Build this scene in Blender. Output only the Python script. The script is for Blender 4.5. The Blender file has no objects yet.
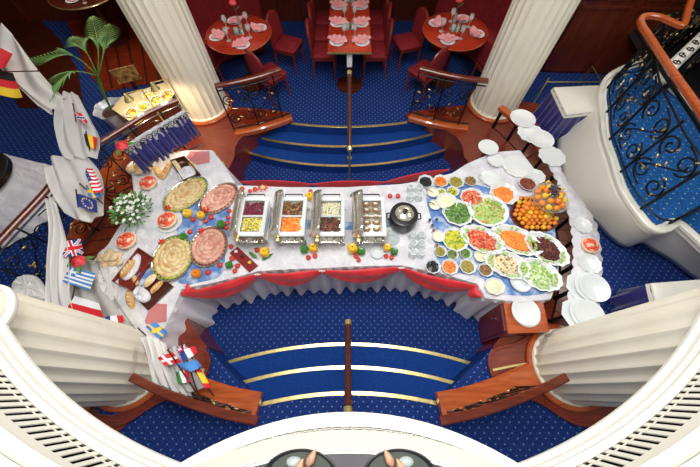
import bpy, math, random
from mathutils import Vector, Matrix
random.seed(7)
R_ = random.Random(11)
COL = bpy.context.scene.collection
PI = math.pi
H, F = 3.7, 310.0
T = math.atan(158/310)
sT, cT = math.sin(T), math.cos(T)

# ---------------------------------------------------------------- measuring helpers
def P(px, py, z=0.0):
    a, b = px-350.0, 233.5-py
    d = Vector((a, b*cT + F*sT, b*sT - F*cT))
    t = (z-H)/d.z
    return Vector((d.x*t, d.y*t, z))
def S(px, py, z):                      # metres per pixel (sideways)
    b = 233.5-py
    return (H-z)/(F*cT - b*sT)
def PL(lst, z): return [P(x, y, z) for x, y in lst]

# ---------------------------------------------------------------- mesh builder
class M:
    def __init__(s): s.v=[]; s.f=[]; s.m=[]; s.cm=0
    def add(s, vs, fs):
        o=len(s.v); s.v += [Vector(v) for v in vs]
        for f in fs: s.f.append([i+o for i in f]); s.m.append(s.cm)
        return s
    def box(s, c, d, rz=0, tilt=None):
        hx,hy,hz=[k/2 for k in d]
        vs=[Vector((x*hx,y*hy,z*hz)) for z in(-1,1) for y in(-1,1) for x in(-1,1)]
        if tilt: vs=[Matrix.Rotation(tilt[0],3,tilt[1])@v for v in vs]
        m=Matrix.Rotation(rz,3,'Z'); c=Vector(c)
        return s.add([m@v+c for v in vs],[(0,2,3,1),(4,5,7,6),(0,1,5,4),(2,6,7,3),(0,4,6,2),(1,3,7,5)])
    def bbox_(s, c, d, rz=0, b=.006):   # bevelled box: chamfered plan + top chamfer
        hx,hy,hz=[k/2 for k in d]; m=Matrix.Rotation(rz,3,'Z'); c=Vector(c)
        def ring(ix,z):
            x,y=hx-ix,hy-ix; q=b
            return [(x,-y+q,z),(x,y-q,z),(x-q,y,z),(-x+q,y,z),(-x,y-q,z),(-x,-y+q,z),(-x+q,-y,z),(x-q,-y,z)]
        rs=[ring(b,-hz),ring(0,-hz+b),ring(0,hz-b),ring(b,hz)]
        vs=[m@Vector(p)+c for r in rs for p in r]; fs=[]
        for k in range(3):
            for i in range(8):
                j=(i+1)%8; fs.append((k*8+i,k*8+j,k*8+8+j,k*8+8+i))
        fs.append(tuple(range(7,-1,-1))); fs.append(tuple(range(24,32)))
        return s.add(vs,fs)
    def prism(s, pts, z0, z1):
        n=len(pts); pts=[Vector((p[0],p[1],0)) for p in pts]
        ar=sum(pts[i].x*pts[(i+1)%n].y-pts[(i+1)%n].x*pts[i].y for i in range(n))
        if ar<0: pts=pts[::-1]
        vs=[(p.x,p.y,z0) for p in pts]+[(p.x,p.y,z1) for p in pts]
        fs=[tuple(range(n-1,-1,-1)),tuple(range(n,2*n))]+[(i,(i+1)%n,n+(i+1)%n,n+i) for i in range(n)]
        return s.add(vs,fs)
    def loft(s, rings, cap0=True, cap1=True, closed=True):
        n=len(rings[0]); vs=[p for r in rings for p in r]; fs=[]
        for k in range(len(rings)-1):
            for i in range(n if closed else n-1):
                j=(i+1)%n; fs.append((k*n+i,k*n+j,(k+1)*n+j,(k+1)*n+i))
        if cap0: fs.append(tuple(range(n-1,-1,-1)))
        if cap1: fs.append(tuple((len(rings)-1)*n+i for i in range(n)))
        return s.add(vs,fs)
    def lathe(s, prof, n=20, c=(0,0,0), sx=1, sy=1, rz=0, rf=None, cap0=True, cap1=True):
        c=Vector(c); m=Matrix.Rotation(rz,3,'Z'); rs=[]
        for r,z in prof:
            ring=[]
            for i in range(n):
                a=2*PI*i/n; q=r*(rf(a) if rf else 1)
                ring.append(m@Vector((q*math.cos(a)*sx,q*math.sin(a)*sy,z))+c)
            rs.append(ring)
        return s.loft(rs,cap0,cap1)
    def tube(s, path, r, n=6, closed=False):
        path=[Vector(p) for p in path]; L=len(path); rs=[]
        prev=None
        for i,p in enumerate(path):
            a=path[i-1] if (i>0 or closed) else p; b=path[(i+1)%L] if (i<L-1 or closed) else p
            t=(b-a)
            if t.length<1e-9: t=Vector((0,0,1))
            t.normalize()
            if prev is None:
                u=t.orthogonal().normalized()
            else:
                u=(prev-t*prev.dot(t))
                u=u.normalized() if u.length>1e-6 else t.orthogonal().normalized()
            prev=u; w=t.cross(u); rr=r[i] if isinstance(r,(list,tuple)) else r
            rs.append([p+(u*math.cos(2*PI*k/n)+w*math.sin(2*PI*k/n))*rr for k in range(n)])
        if closed: rs.append(rs[0]); return s.loft(rs,False,False)
        return s.loft(rs)
    def bar(s, path, w, h, zoff=0):     # rectangular section following a path kept upright, chamfered
        path=[Vector(p) for p in path]; L=len(path); rs=[]
        for i,p in enumerate(path):
            t=path[min(i+1,L-1)]-path[max(i-1,0)]; t.z=0
            if t.length<1e-9: t=Vector((1,0,0))
            t.normalize(); u=Vector((-t.y,t.x,0)); q=min(w,h)*.2
            pts=[(-w/2,-h/2+q),(-w/2+q,-h/2),(w/2-q,-h/2),(w/2,-h/2+q),(w/2,h/2-q),(w/2-q,h/2),(-w/2+q,h/2),(-w/2,h/2-q)]
            rs.append([p+u*(-a)+Vector((0,0,b+zoff)) for a,b in pts])
        return s.loft(rs)
    def ell(s, c, r, nu=10, nv=6, rz=0, jit=0, rot=None):
        c=Vector(c); m=rot if rot else Matrix.Rotation(rz,3,'Z'); vs=[]; fs=[]
        r=Vector((r,r,r)) if not hasattr(r,'__len__') else Vector(r)
        vs.append(m@Vector((0,0,-r.z))+c)
        for j in range(1,nv):
            b=-PI/2+PI*j/nv
            for i in range(nu):
                a=2*PI*i/nu; k=1+(R_.uniform(-jit,jit) if jit else 0)
                vs.append(m@Vector((r.x*math.cos(b)*math.cos(a)*k,r.y*math.cos(b)*math.sin(a)*k,r.z*math.sin(b)*k))+c)
        vs.append(m@Vector((0,0,r.z))+c); top=len(vs)-1
        for i in range(nu):
            j=(i+1)%nu; fs.append((0,1+j,1+i)); fs.append((top,1+(nv-2)*nu+i,1+(nv-2)*nu+j))
            for k in range(nv-2): fs.append((1+k*nu+i,1+k*nu+j,1+(k+1)*nu+j,1+(k+1)*nu+i))
        return s.add(vs,fs)
    def grid(s, fn, nu, nv, mfn=None):
        o=len(s.v); vs=[Vector(fn(i/nu,j/nv)) for j in range(nv+1) for i in range(nu+1)]
        s.v+=vs
        for j in range(nv):
            for i in range(nu):
                a=o+j*(nu+1)+i; s.f.append([a,a+1,a+nu+2,a+nu+1]); s.m.append(mfn((i+.5)/nu,(j+.5)/nv) if mfn else s.cm)
        return s
    def build(s, name, mat, parent=None, smooth=True, solid=0, origin=None):
        if parent is not None:
            o=Vector(parent.location); pp_=parent.parent
            while pp_ is not None: o=o+Vector(pp_.location); pp_=pp_.parent
        elif origin is not None: o=Vector(origin)
        else:
            xs=[v.x for v in s.v]; ys=[v.y for v in s.v]; zs=[v.z for v in s.v]
            o=Vector(((min(xs)+max(xs))/2,(min(ys)+max(ys))/2,min(zs)))
        me=bpy.data.meshes.new(name); me.from_pydata([tuple(v-o) for v in s.v],[],s.f)
        for m in (mat if isinstance(mat,(list,tuple)) else [mat]): me.materials.append(m)
        me.polygons.foreach_set('material_index',s.m)
        if smooth: me.shade_smooth()
        me.update()
        if smooth:
            try: me.set_sharp_from_angle(angle=math.radians(38))
            except Exception: pass
        ob=bpy.data.objects.new(name,me); COL.objects.link(ob)
        if parent is not None:
            ob.parent=parent
        else: ob.location=o
        if solid:
            md=ob.modifiers.new('thick','SOLIDIFY'); md.thickness=solid; md.offset=0
        return ob

def tag(o,label=None,cat=None,group=None,kind=None):
    if label: o['label']=label
    if cat: o['category']=cat
    if group: o['group']=group
    if kind: o['kind']=kind
    return o
def thing(name,loc,label,cat,group=None,rz=0):
    o=bpy.data.objects.new(name,None); COL.objects.link(o); o.location=loc; o.rotation_euler.z=rz
    o.empty_display_size=.05
    return tag(o,label,cat,group)
def struct(o): o['kind']='structure'; return o
def dup(root,loc,rz=0,label=None,scale=None,group=None):
    r=root.copy(); COL.objects.link(r); r.location=loc; r.rotation_euler.z=rz
    if scale is not None: r.scale=(scale,)*3 if not hasattr(scale,'__len__') else scale
    if label: r['label']=label
    if group: r['group']=group
    for ch in list(root.children):
        c=ch.copy(); COL.objects.link(c); c.parent=r
        for g in list(ch.children):
            d=g.copy(); COL.objects.link(d); d.parent=c
    return r

# ---------------------------------------------------------------- materials
def lin(c):
    if isinstance(c,str): c=[int(c[i:i+2],16)/255 for i in (0,2,4)]
    return tuple((x/12.92 if x<=.04045 else ((x+.055)/1.055)**2.4) for x in c)+(1,)
MC={}
def mat(name,col,rough=.5,metal=0,col2=None,nscale=8,bump=0,bscale=30,coat=0,alpha=1,trans=0,emit=0,stretch=None,sub=0,spec=None,detail=3,ramp=(.35,.65),sheen=0):
    if name in MC: return MC[name]
    m=bpy.data.materials.new(name); m.use_nodes=True; nt=m.node_tree; N=nt.nodes; L=nt.links
    b=N['Principled BSDF']; b.inputs['Base Color'].default_value=lin(col); b.inputs['Roughness'].default_value=rough
    b.inputs['Metallic'].default_value=metal
    if coat: b.inputs['Coat Weight'].default_value=coat; b.inputs['Coat Roughness'].default_value=.08
    if trans: b.inputs['Transmission Weight'].default_value=trans; b.inputs['IOR'].default_value=1.3
    if sheen: b.inputs['Sheen Weight'].default_value=sheen
    if spec is not None: b.inputs['Specular IOR Level'].default_value=spec
    if alpha<1: b.inputs['Alpha'].default_value=alpha
    if emit: b.inputs['Emission Color'].default_value=lin(col); b.inputs['Emission Strength'].default_value=emit
    tc=N.new('ShaderNodeTexCoord'); mp=N.new('ShaderNodeMapping'); L.new(tc.outputs['Object'],mp.inputs[0])
    if stretch: mp.inputs['Scale'].default_value=stretch
    if col2:
        n=N.new('ShaderNodeTexNoise'); n.inputs['Scale'].default_value=nscale; n.inputs['Detail'].default_value=detail; L.new(mp.outputs[0],n.inputs['Vector'])
        r=N.new('ShaderNodeValToRGB'); r.color_ramp.elements[0].color=lin(col); r.color_ramp.elements[1].color=lin(col2)
        r.color_ramp.elements[0].position=ramp[0]; r.color_ramp.elements[1].position=ramp[1]
        L.new(n.outputs['Fac'],r.inputs[0]); L.new(r.outputs[0],b.inputs['Base Color'])
    if bump:
        n=N.new('ShaderNodeTexNoise'); n.inputs['Scale'].default_value=bscale; n.inputs['Detail'].default_value=4; L.new(mp.outputs[0],n.inputs['Vector'])
        bn=N.new('ShaderNodeBump'); bn.inputs['Strength'].default_value=bump; bn.inputs['Distance'].default_value=.02
        L.new(n.outputs['Fac'],bn.inputs['Height']); L.new(bn.outputs[0],b.inputs['Normal'])
    MC[name]=m; return m
def carpet(name,base,dot,cell=.058,r=.15,fine=.25):
    m=bpy.data.materials.new(name); m.use_nodes=True; nt=m.node_tree; N=nt.nodes; L=nt.links
    b=N['Principled BSDF']; b.inputs['Roughness'].default_value=.95; b.inputs['Specular IOR Level'].default_value=.1
    g=N.new('ShaderNodeNewGeometry'); mp=N.new('ShaderNodeMapping'); mp.inputs['Rotation'].default_value=(0,0,PI/4); mp.inputs['Scale'].default_value=(1/cell,1/cell,0)
    L.new(g.outputs['Position'],mp.inputs[0])
    fr=N.new('ShaderNodeVectorMath'); fr.operation='FRACTION'; L.new(mp.outputs[0],fr.inputs[0])
    sb=N.new('ShaderNodeVectorMath'); sb.operation='SUBTRACT'; sb.inputs[1].default_value=(.5,.5,0); L.new(fr.outputs[0],sb.inputs[0])
    ln=N.new('ShaderNodeVectorMath'); ln.operation='LENGTH'; L.new(sb.outputs[0],ln.inputs[0])
    mr=N.new('ShaderNodeMapRange'); mr.inputs['From Min'].default_value=r; mr.inputs['From Max'].default_value=r*.55; L.new(ln.outputs['Value'],mr.inputs['Value'])
    nz=N.new('ShaderNodeTexNoise'); nz.inputs['Scale'].default_value=60; nz.inputs['Detail'].default_value=3; L.new(g.outputs['Position'],nz.inputs['Vector'])
    rp=N.new('ShaderNodeValToRGB'); rp.color_ramp.elements[0].color=lin([c*(1-fine) for c in base]); rp.color_ramp.elements[1].color=lin([min(1,c*(1+fine)) for c in base])
    rp.color_ramp.elements[0].position=.3; rp.color_ramp.elements[1].position=.7
    L.new(nz.outputs['Fac'],rp.inputs[0])
    mx=N.new('ShaderNodeMix'); mx.data_type='RGBA'; L.new(mr.outputs[0],mx.inputs['Factor']); L.new(rp.outputs[0],mx.inputs['A']); mx.inputs['B'].default_value=lin(dot)
    if dot is None: pass
    L.new(mx.outputs['Result'],b.inputs['Base Color'])
    bn=N.new('ShaderNodeBump'); bn.inputs['Strength'].default_value=.3; bn.inputs['Distance'].default_value=.01; L.new(nz.outputs['Fac'],bn.inputs['Height']); L.new(bn.outputs[0],b.inputs['Normal'])
    return m
def wood(name,c1,c2,scale=6,stretch=(1,8,8),rough=.28,coat=.4):
    return mat(name,c1,rough,0,c2,scale,.05,40,coat,stretch=stretch,detail=5)
cream=mat('cream_paint','E9E4CF',.45,col2='EFEBDA',nscale=3,coat=.1)
white_trim=mat('white_gloss','F0EEE4',.35,col2='E8E6DA',nscale=2,coat=.2)
fascia_m=mat('fascia_paint','DAD8CC',.5)
stairw=mat('stair_white','F2F0E6',.5,col2='ECEADF',nscale=2)
slot_shade_m=mat('slot_shade','0C0B09',.9,spec=.1)  # black colour stands in for the shade inside the grille slots
c_dot=carpet('carpet_dotted',(.11,.20,.44),(.42,.52,.70))
c_stair=carpet('stair_carpet_dotted',(.12,.33,.58),(.58,.66,.56),cell=.085,r=.12)
c_plain=mat('carpet_plain','153A80',.95,col2='1B4490',nscale=50,bump=.3,bscale=120,spec=.1)
brass=mat('brass','E8CF80',.28,.9,col2='F3E2A6',nscale=30)
mahog=wood('mahogany','6A2210','853018')
mahog2=wood('mahogany_orange','A4481E','BE5E2C',scale=5)
dkwood=wood('dark_wood','3A140B','52200F',rough=.35)
wall_wood=wood('wall_wood','4E1E0E','6A2A14',scale=3,stretch=(8,8,1),rough=.35)
planks=wood('plank_wood','6E2A16','8A3A1E',scale=4,stretch=(6,6,1))
iron=mat('wrought_iron','15191A',.4,.6,coat=.2)
gold=mat('gold_leaf','D8B46A',.3,.8,col2='F0D79A',nscale=60)
linen=mat('white_linen','D6D6DE',.85,col2='ECEBF0',nscale=7,bump=.9,bscale=22,sheen=.2)
skirt=mat('skirt_satin','E4E0E6',.6,col2='EEEAEE',nscale=4,sheen=.2)
redcloth=mat('red_satin','D01824',.5,col2='E0303A',nscale=5,sheen=.3)
bluetulle=mat('blue_tulle','5C86C2',.8,col2='DCE4F0',nscale=9,bump=.4,bscale=30,detail=5,ramp=(.46,.72))
navydrape=mat('navy_satin','1E1C66',.38,col2='2E2C84',nscale=6,sheen=.3)
tulle=mat('white_tulle','EDEBE8',.8,alpha=.55)
tulle2=mat('white_gauze','EDEBE8',.8,alpha=.8)
chrome=mat('chrome','E6E2D6',.22,.75,col2='B8B4A6',nscale=6)
steel=mat('steel','C9C9C4',.3,1)
silver_rim=mat('silver_platter','BFC4BC',.25,.9)
china=mat('white_china','E4E9EA',.2,coat=.4)
glass=mat('clear_glass','E4EEEE',.08,trans=.5,alpha=.6)
blackm=mat('black_enamel','1B1B1A',.35,coat=.3)
redfab=mat('red_upholstery','780C16',.8,col2='8A141E',nscale=20)
pink=mat('pink_napkin','D88A90',.8,col2='E8A4A6',nscale=12)
pinkm=mat('pink_placemat','CB7F80',.8)
red_t=mat('tomato_skin','D3221B',.25,col2='E8402A',nscale=8,coat=.4)
yel=mat('pepper_yellow','F0B41C',.25,coat=.4,col2='F7CB3A',nscale=8)
org=mat('pepper_orange','EE7A1A',.25,coat=.4,col2='F39A2A',nscale=8)
grn=mat('pepper_green','2C6A26',.28,coat=.4,col2='4A8C34',nscale=8)
stemg=mat('stem_green','3E6B2A',.6)
leafg=mat('leaf_green','3F7A36',.5,col2='6A9C4C',nscale=12)
palmg=mat('palm_green','4E8A48',.45,col2='86B060',nscale=6)
petalw=mat('white_petal','F0F2E6',.6)
petalr=mat('red_petal','E0263A',.5,col2='EE5A5E',nscale=12)
melon=mat('melon_flesh','E8543C',.5,col2='F07A5C',nscale=10)
melon_rim=mat('melon_rind','F4C8A0',.5,col2='F2E0C0',nscale=8)
crust=mat('bread_crust','B8803E',.7,col2='DDB070',nscale=14,bump=.4,bscale=40)
crust2=mat('pale_bread','DDBB88',.75,col2='F0DDB8',nscale=14,bump=.4,bscale=40)
foil=mat('foil_wrap','C9D2DE',.35,.35,col2='E8ECF2',nscale=14,bump=.9,bscale=14)

dkred=wood('dark_red_wood','5A2010','74301A')
# ---------------------------------------------------------------- small generators
def arc3(a,b,c,n=24):                # circle through three XY points, from a to c
    ax,ay,bx,by,cx,cy=a[0],a[1],b[0],b[1],c[0],c[1]
    d=2*(ax*(by-cy)+bx*(cy-ay)+cx*(ay-by))
    ux=((ax*ax+ay*ay)*(by-cy)+(bx*bx+by*by)*(cy-ay)+(cx*cx+cy*cy)*(ay-by))/d
    uy=((ax*ax+ay*ay)*(cx-bx)+(bx*bx+by*by)*(ax-cx)+(cx*cx+cy*cy)*(bx-ax))/d
    r=math.hypot(ax-ux,ay-uy); t0=math.atan2(ay-uy,ax-ux); t1=math.atan2(cy-uy,cx-ux); tm=math.atan2(by-uy,bx-ux)
    def nrm(x): return x%(2*PI)
    if nrm(tm-t0)<=nrm(t1-t0): sw=nrm(t1-t0)
    else: sw=nrm(t1-t0)-2*PI
    return [Vector((ux+r*math.cos(t0+sw*i/n),uy+r*math.sin(t0+sw*i/n),0)) for i in range(n+1)]
def catmull(pts,n=8,closed=False):
    pts=[Vector(p) for p in pts]; out=[]; L=len(pts)
    rng=range(L) if closed else range(L-1)
    for i in rng:
        p0=pts[i-1] if (i>0 or closed) else pts[i]; p1=pts[i]; p2=pts[(i+1)%L]; p3=pts[(i+2)%L] if (i+2<L or closed) else p2
        for k in range(n):
            t=k/n; out.append(.5*((2*p1)+(-p0+p2)*t+(2*p0-5*p1+4*p2-p3)*t*t+(-p0+3*p1-3*p2+p3)*t**3))
    if not closed: out.append(pts[-1])
    return out
def resample(pts,step,closed=False):
    pts=[Vector(p) for p in pts]; 
    if closed: pts=pts+[pts[0]]
    out=[pts[0].copy()]; acc=0
    for a,b in zip(pts,pts[1:]):
        l=(b-a).length
        if l<1e-9: continue
        d=step-acc
        while d<=l:
            out.append(a+(b-a)*(d/l)); d+=step
        acc=(acc+l)%step
    if closed and (out[-1]-out[0]).length<step*.5: out.pop()
    return out
def circ(c,r,a0,a1,n): return [Vector((c[0]+r*math.cos(a0+(a1-a0)*i/n),c[1]+r*math.sin(a0+(a1-a0)*i/n),0)) for i in range(n+1)]

# ================================================================= FLOORS, STEPS
C0=(0,1.95)
m=M(); m.grid(lambda u,v:(-3.2+6.4*u,-1+5.6*v,0),4,4); struct(m.build('floor',c_dot,smooth=False))
N3=arc3(P(246,152.5,.15),P(348,166.5,.15),P(455,147,.15)); N2=arc3(P(262,139,.30),P(348,147,.30),P(437,133.5,.30)); N1=arc3(P(291,124,.45),P(348,127.5,.45),P(407,123,.45))
S1=arc3(P(202,370,.15),P(348,343,.15),P(493,370,.15),30); S2=arc3(P(222,388,.30),P(348,366,.30),P(473,388,.30),30); S3=arc3(P(261,403,.45),P(348,391.7,.45),P(437,402,.45),30)
def ext(arc,w,yb):
    a,b=arc[0],arc[-1]; return arc+[Vector((b.x+w,b.y,0)),Vector((b.x+w,yb,0)),Vector((a.x-w,yb,0)),Vector((a.x-w,a.y,0))]
steps=[(ext(N3,.25,4.3),.15),(ext(N2,.25,4.3),.30),(ext(S1,.15,-.4),.15),(ext(S2,.15,-.4),.30)]
for pts,z in steps:
    m=M(); m.prism(pts,.001,z); struct(m.build('floor_step',c_plain,smooth=False))
# raised floor all round the sunken one
inner=[]
inner+= [Vector((p.x,p.y,0)) for p in N1[::-1]]            # right -> left
inner+= circ(C0,2.12,math.radians(136),math.radians(225),24)
inner+= [Vector((p.x,p.y,0)) for p in S3]
inner+= circ(C0,2.12,math.radians(-45),math.radians(44),24)
outer=[]
for p in inner:
    d=Vector((p.x-C0[0],p.y-C0[1],0)); 
    outer.append(Vector((C0[0],C0[1],0))+d.normalized()*9)
n=len(inner)
m=M(); m.loft([[p+Vector((0,0,.45)) for p in outer],[p+Vector((0,0,.45)) for p in inner]],False,False)
struct(m.build('floor_raised',c_dot,smooth=False))
m=M(); m.loft([[p+Vector((0,0,.449)) for p in inner],[p+Vector((0,0,0)) for p in inner]],False,False); struct(m.build('trim_riser',c_plain,smooth=False))
k=0
for arc,z in ((N1,.45),(N2,.30),(N3,.15),(S1,.15),(S2,.30),(S3,.45)):
    k+=1; m=M(); cy=1 if arc[0].y>1.5 else -1
    m.bar([Vector((p.x,p.y+cy*.012,z+.001)) for p in arc],.036,.012); struct(m.build('trim_%d'%k,brass))

for q in (((493,370),(512,366),(531,363)),((205,370),(186,366),(167,363))):
    k+=1; m=M(); m.bar(PL(q,.505),.02,.008); struct(m.build('trim_%d'%k,brass))
# wooden ring either side of the sunken floor, with darker planks joints
def ring_sector(r0,r1,a0,a1,z0,z1,n=40):
    a=circ(C0,r0,a0,a1,n); b=circ(C0,r1,a0,a1,n); return a+b[::-1]
rad=math.radians
for nm,a0,a1,r1 in (('right',-48,40,2.72),('left',144,228,3.12)):
    m=M(); m.prism(ring_sector(2.10,2.42,rad(a0),rad(a1),0,0),.0,.47); o=struct(m.build('floor_wood_%s'%nm,mahog,smooth=False))
    m=M(); m.prism(ring_sector(2.42,r1,rad(a0),rad(a1),0,0),.40,.465)
    struct(m.build('floor_border_%s'%nm,planks,smooth=False))
    m=M()
    for i in range(26):
        a=rad(a0+(a1-a0)*(i+.5)/26); c=Vector((C0[0]+(2.42+r1)/2*math.cos(a),C0[1]+(2.42+r1)/2*math.sin(a),.467)); m.box(c,(r1-2.42,.012,.006),a)
    struct(m.build('trim_joint_%s'%nm,dkwood,smooth=False))

m=M(); m.prism(ring_sector(3.12,3.26,rad(140),rad(222),0,0),.40,.52); struct(m.build('trim_curb_left',mahog2,smooth=False))
# wooden plinths around the columns
pl={'back_left':[(291,114),(266,122),(244,134),(235,146),(232,160),(220,171),(180,168),(160,150),(160,110),(235,108)],
    'back_right':[(407,114),(432,122),(454,134),(463,146),(466,158),(480,168),(500,166),(520,160),(545,140),(540,105),(465,106)],
    'front_right':[(490,366),(491,354),(498,348),(518,343),(540,330),(570,318),(620,330),(650,370),(640,410),(585,425),(540,402),(500,384)],
    'front_left':[(208,366),(208,356),(203,350),(190,348),(165,346),(128,324),(78,330),(48,370),(58,410),(113,425),(158,402),(198,384)]}
for nm,pp in pl.items():
    pts=resample(catmull(PL(pp,.5),6,True),.04,True)
    m=M(); m.prism(pts,.001,.5); struct(m.build('baseboard_'+nm,mahog,smooth=False))
    m=M(); m.bar([Vector((p.x,p.y,.495)) for p in pts+pts[:1]],.03,.02); struct(m.build('trim_plinth_'+nm,mahog))

# ================================================================= COLUMNS
cols={'back_left':(206,107),'back_right':(493,105),'front_left':(131,366),'front_right':(567,366)}
NF=24
def flute(a,r=1): 
    t=(a*NF/(2*PI))%1.0
    q=abs(t-.5)*2     # 0 in the middle of the flute
    return r*(1-(.040*math.sqrt(max(0,1-(q/.78)**2)) if q<.78 else 0))
lab={'back_left':'cream fluted column at the back left, beside the heated food counter','back_right':'cream fluted column at the back right, behind the stacked white plates','front_left':'cream fluted column at the lower left, behind the small flags','front_right':'cream fluted column at the lower right, beside the plates on the ledge'}
for nm,(px,py) in cols.items():
    p=P(px,py,.5); t=thing('fluted_column',(p.x,p.y,.5),lab[nm],'column')
    R=.325; top=2.75
    m=M(); m.lathe([(R,.535),(R,1.4),(R*.985,2.2),(R*.98,top)],NF*8,(p.x,p.y,0),rf=flute,cap0=False,cap1=True); m.build('shaft',cream,t)
    m=M(); m.lathe([(R+.012,.53),(R+.015,.54),(R+.008,.552),(R-.02,.556)],64,(p.x,p.y,0)); m.build('base_moulding',cream,t)
    m=M(); m.lathe([(R+.05,.5),(R+.058,.52),(R+.045,.535),(R+.0,.54)],64,(p.x,p.y,0)); m.build('wooden_base_ring',mahog2,t)

# ================================================================= DECK OPENING FASCIA
def fascia(path,name,inward,bump_=False,zt=2.95):
    # path: XY points along the face, inward: list of unit vectors pointing at the well
    prof=[(-.16,2.23),(-.0,2.23),(.012,2.245),(.012,2.262),(-.004,2.272),(-.004,2.30),(-.02,2.308),(-.02,2.318),(-.008,2.324),(-.008,2.338),(-.03,2.34),(-.03,2.35)]
    prof2=[(-.03,2.49),(-.03,2.57),(-.012,2.582),(.0,2.60),(-.012,2.618),(-.02,2.63),(-.02,2.67),(.0,2.685),(.01,2.71),(-.004,2.735),(-.03,2.75),(-.03,zt),(-.2,zt)]
    if bump_: prof2=[(-.03,2.49),(-.026,2.497),(-.040,2.53),(-.066,2.60),(-.075,2.605)]
    prof=[(o-.0,z) for o,z in prof]
    m=M()
    def strip(pr):
        rs=[]
        for p,q in zip(path,inward): rs.append([Vector((p.x+q.x*o,p.y+q.y*o,z)) for o,z in pr])
        m.loft(rs,False,False,closed=False)
    strip(prof); strip(prof2)
    # slotted grille band
    L=resample([Vector((p.x,p.y,0)) for p in path],.038)
    def nearest(pt):
        b=min(range(len(path)),key=lambda i:(path[i].x-pt.x)**2+(path[i].y-pt.y)**2); return inward[b]
    for i,pt in enumerate(L):
        q=nearest(pt); a=math.atan2(q.y,q.x)
        c=Vector((pt.x-q.x*.036,pt.y-q.y*.033,2.42)); m.box(c,(.004,.013 if bump_ else .021,.145),a)
        m.box(c+Vector((0,0,-.045)),(.003,.038,.005),a)
    o=struct(m.build(name,fascia_m,smooth=True))
    m=M()
    rs=[[Vector((p.x-q.x*o_,p.y-q.y*o_,z)) for o_,z in ((.034,2.352),(.10,2.345),(.10,2.495),(.034,2.488))] for p,q in zip(path,inward)]
    m.loft(rs,False,False,closed=False); struct(m.build('trim_grille_back_'+name.split('_')[-1],slot_shade_m,smooth=False))
RC=(0,2.0); RR=2.345
aJ=math.atan2(-.25-2.0,.62)             # where ring meets the bump on the right
pa=circ(RC,RR,aJ,math.radians(8),70); 
# stop the right hand ring where it runs out behind the staircase
pa=[p for p in pa if p.y<1.02]
fascia([Vector((p.x,p.y,0)) for p in pa],'wall_fascia_right',[Vector((RC[0]-p.x,RC[1]-p.y,0)).normalized() for p in pa])
lim=P(21,321,2.23)
pb=circ(RC,RR,PI-aJ,math.radians(172),70)
pb=circ(RC,RR,PI-aJ,PI-aJ-math.radians(75),90); pb=[p for p in pb if p.y<lim.y]
fascia([Vector((p.x,p.y,0)) for p in pb][::-1],'wall_fascia_left',[Vector((RC[0]-p.x,RC[1]-p.y,0)).normalized() for p in pb][::-1])
# bump under the viewer
br=arc3(P(183,466,2.23),P(350,415,2.23),P(515,466,2.23),60)
# bump centre lies towards -Y: the face looks at +Y
def cen(a,b,c):
    ax,ay,bx,by,cx,cy=a.x,a.y,b.x,b.y,c.x,c.y
    d=2*(ax*(by-cy)+bx*(cy-ay)+cx*(ay-by))
    return Vector((((ax*ax+ay*ay)*(by-cy)+(bx*bx+by*by)*(cy-ay)+(cx*cx+cy*cy)*(ay-by))/d,((ax*ax+ay*ay)*(cx-bx)+(bx*bx+by*by)*(ax-cx)+(cx*cx+cy*cy)*(bx-ax))/d,0))
cb=cen(br[0],br[30],br[60])
fascia(br,'wall_fascia_front',[(p-cb).normalized() for p in br],True)
# rounded end of the left fascia (a small drum with the same mouldings)
e=P(-13,316,2.23); rr=.135*1.0
m=M(); m.lathe([(rr,2.23),(rr+.01,2.245),(rr+.01,2.262),(rr-.008,2.275),(rr-.008,2.32),(rr-.03,2.35),(rr-.03,2.62),(rr-.01,2.65),(rr-.03,2.69),(rr-.03,2.95)],48,(e.x,e.y,0)); struct(m.build('wall_fascia_drum',fascia_m))
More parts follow.
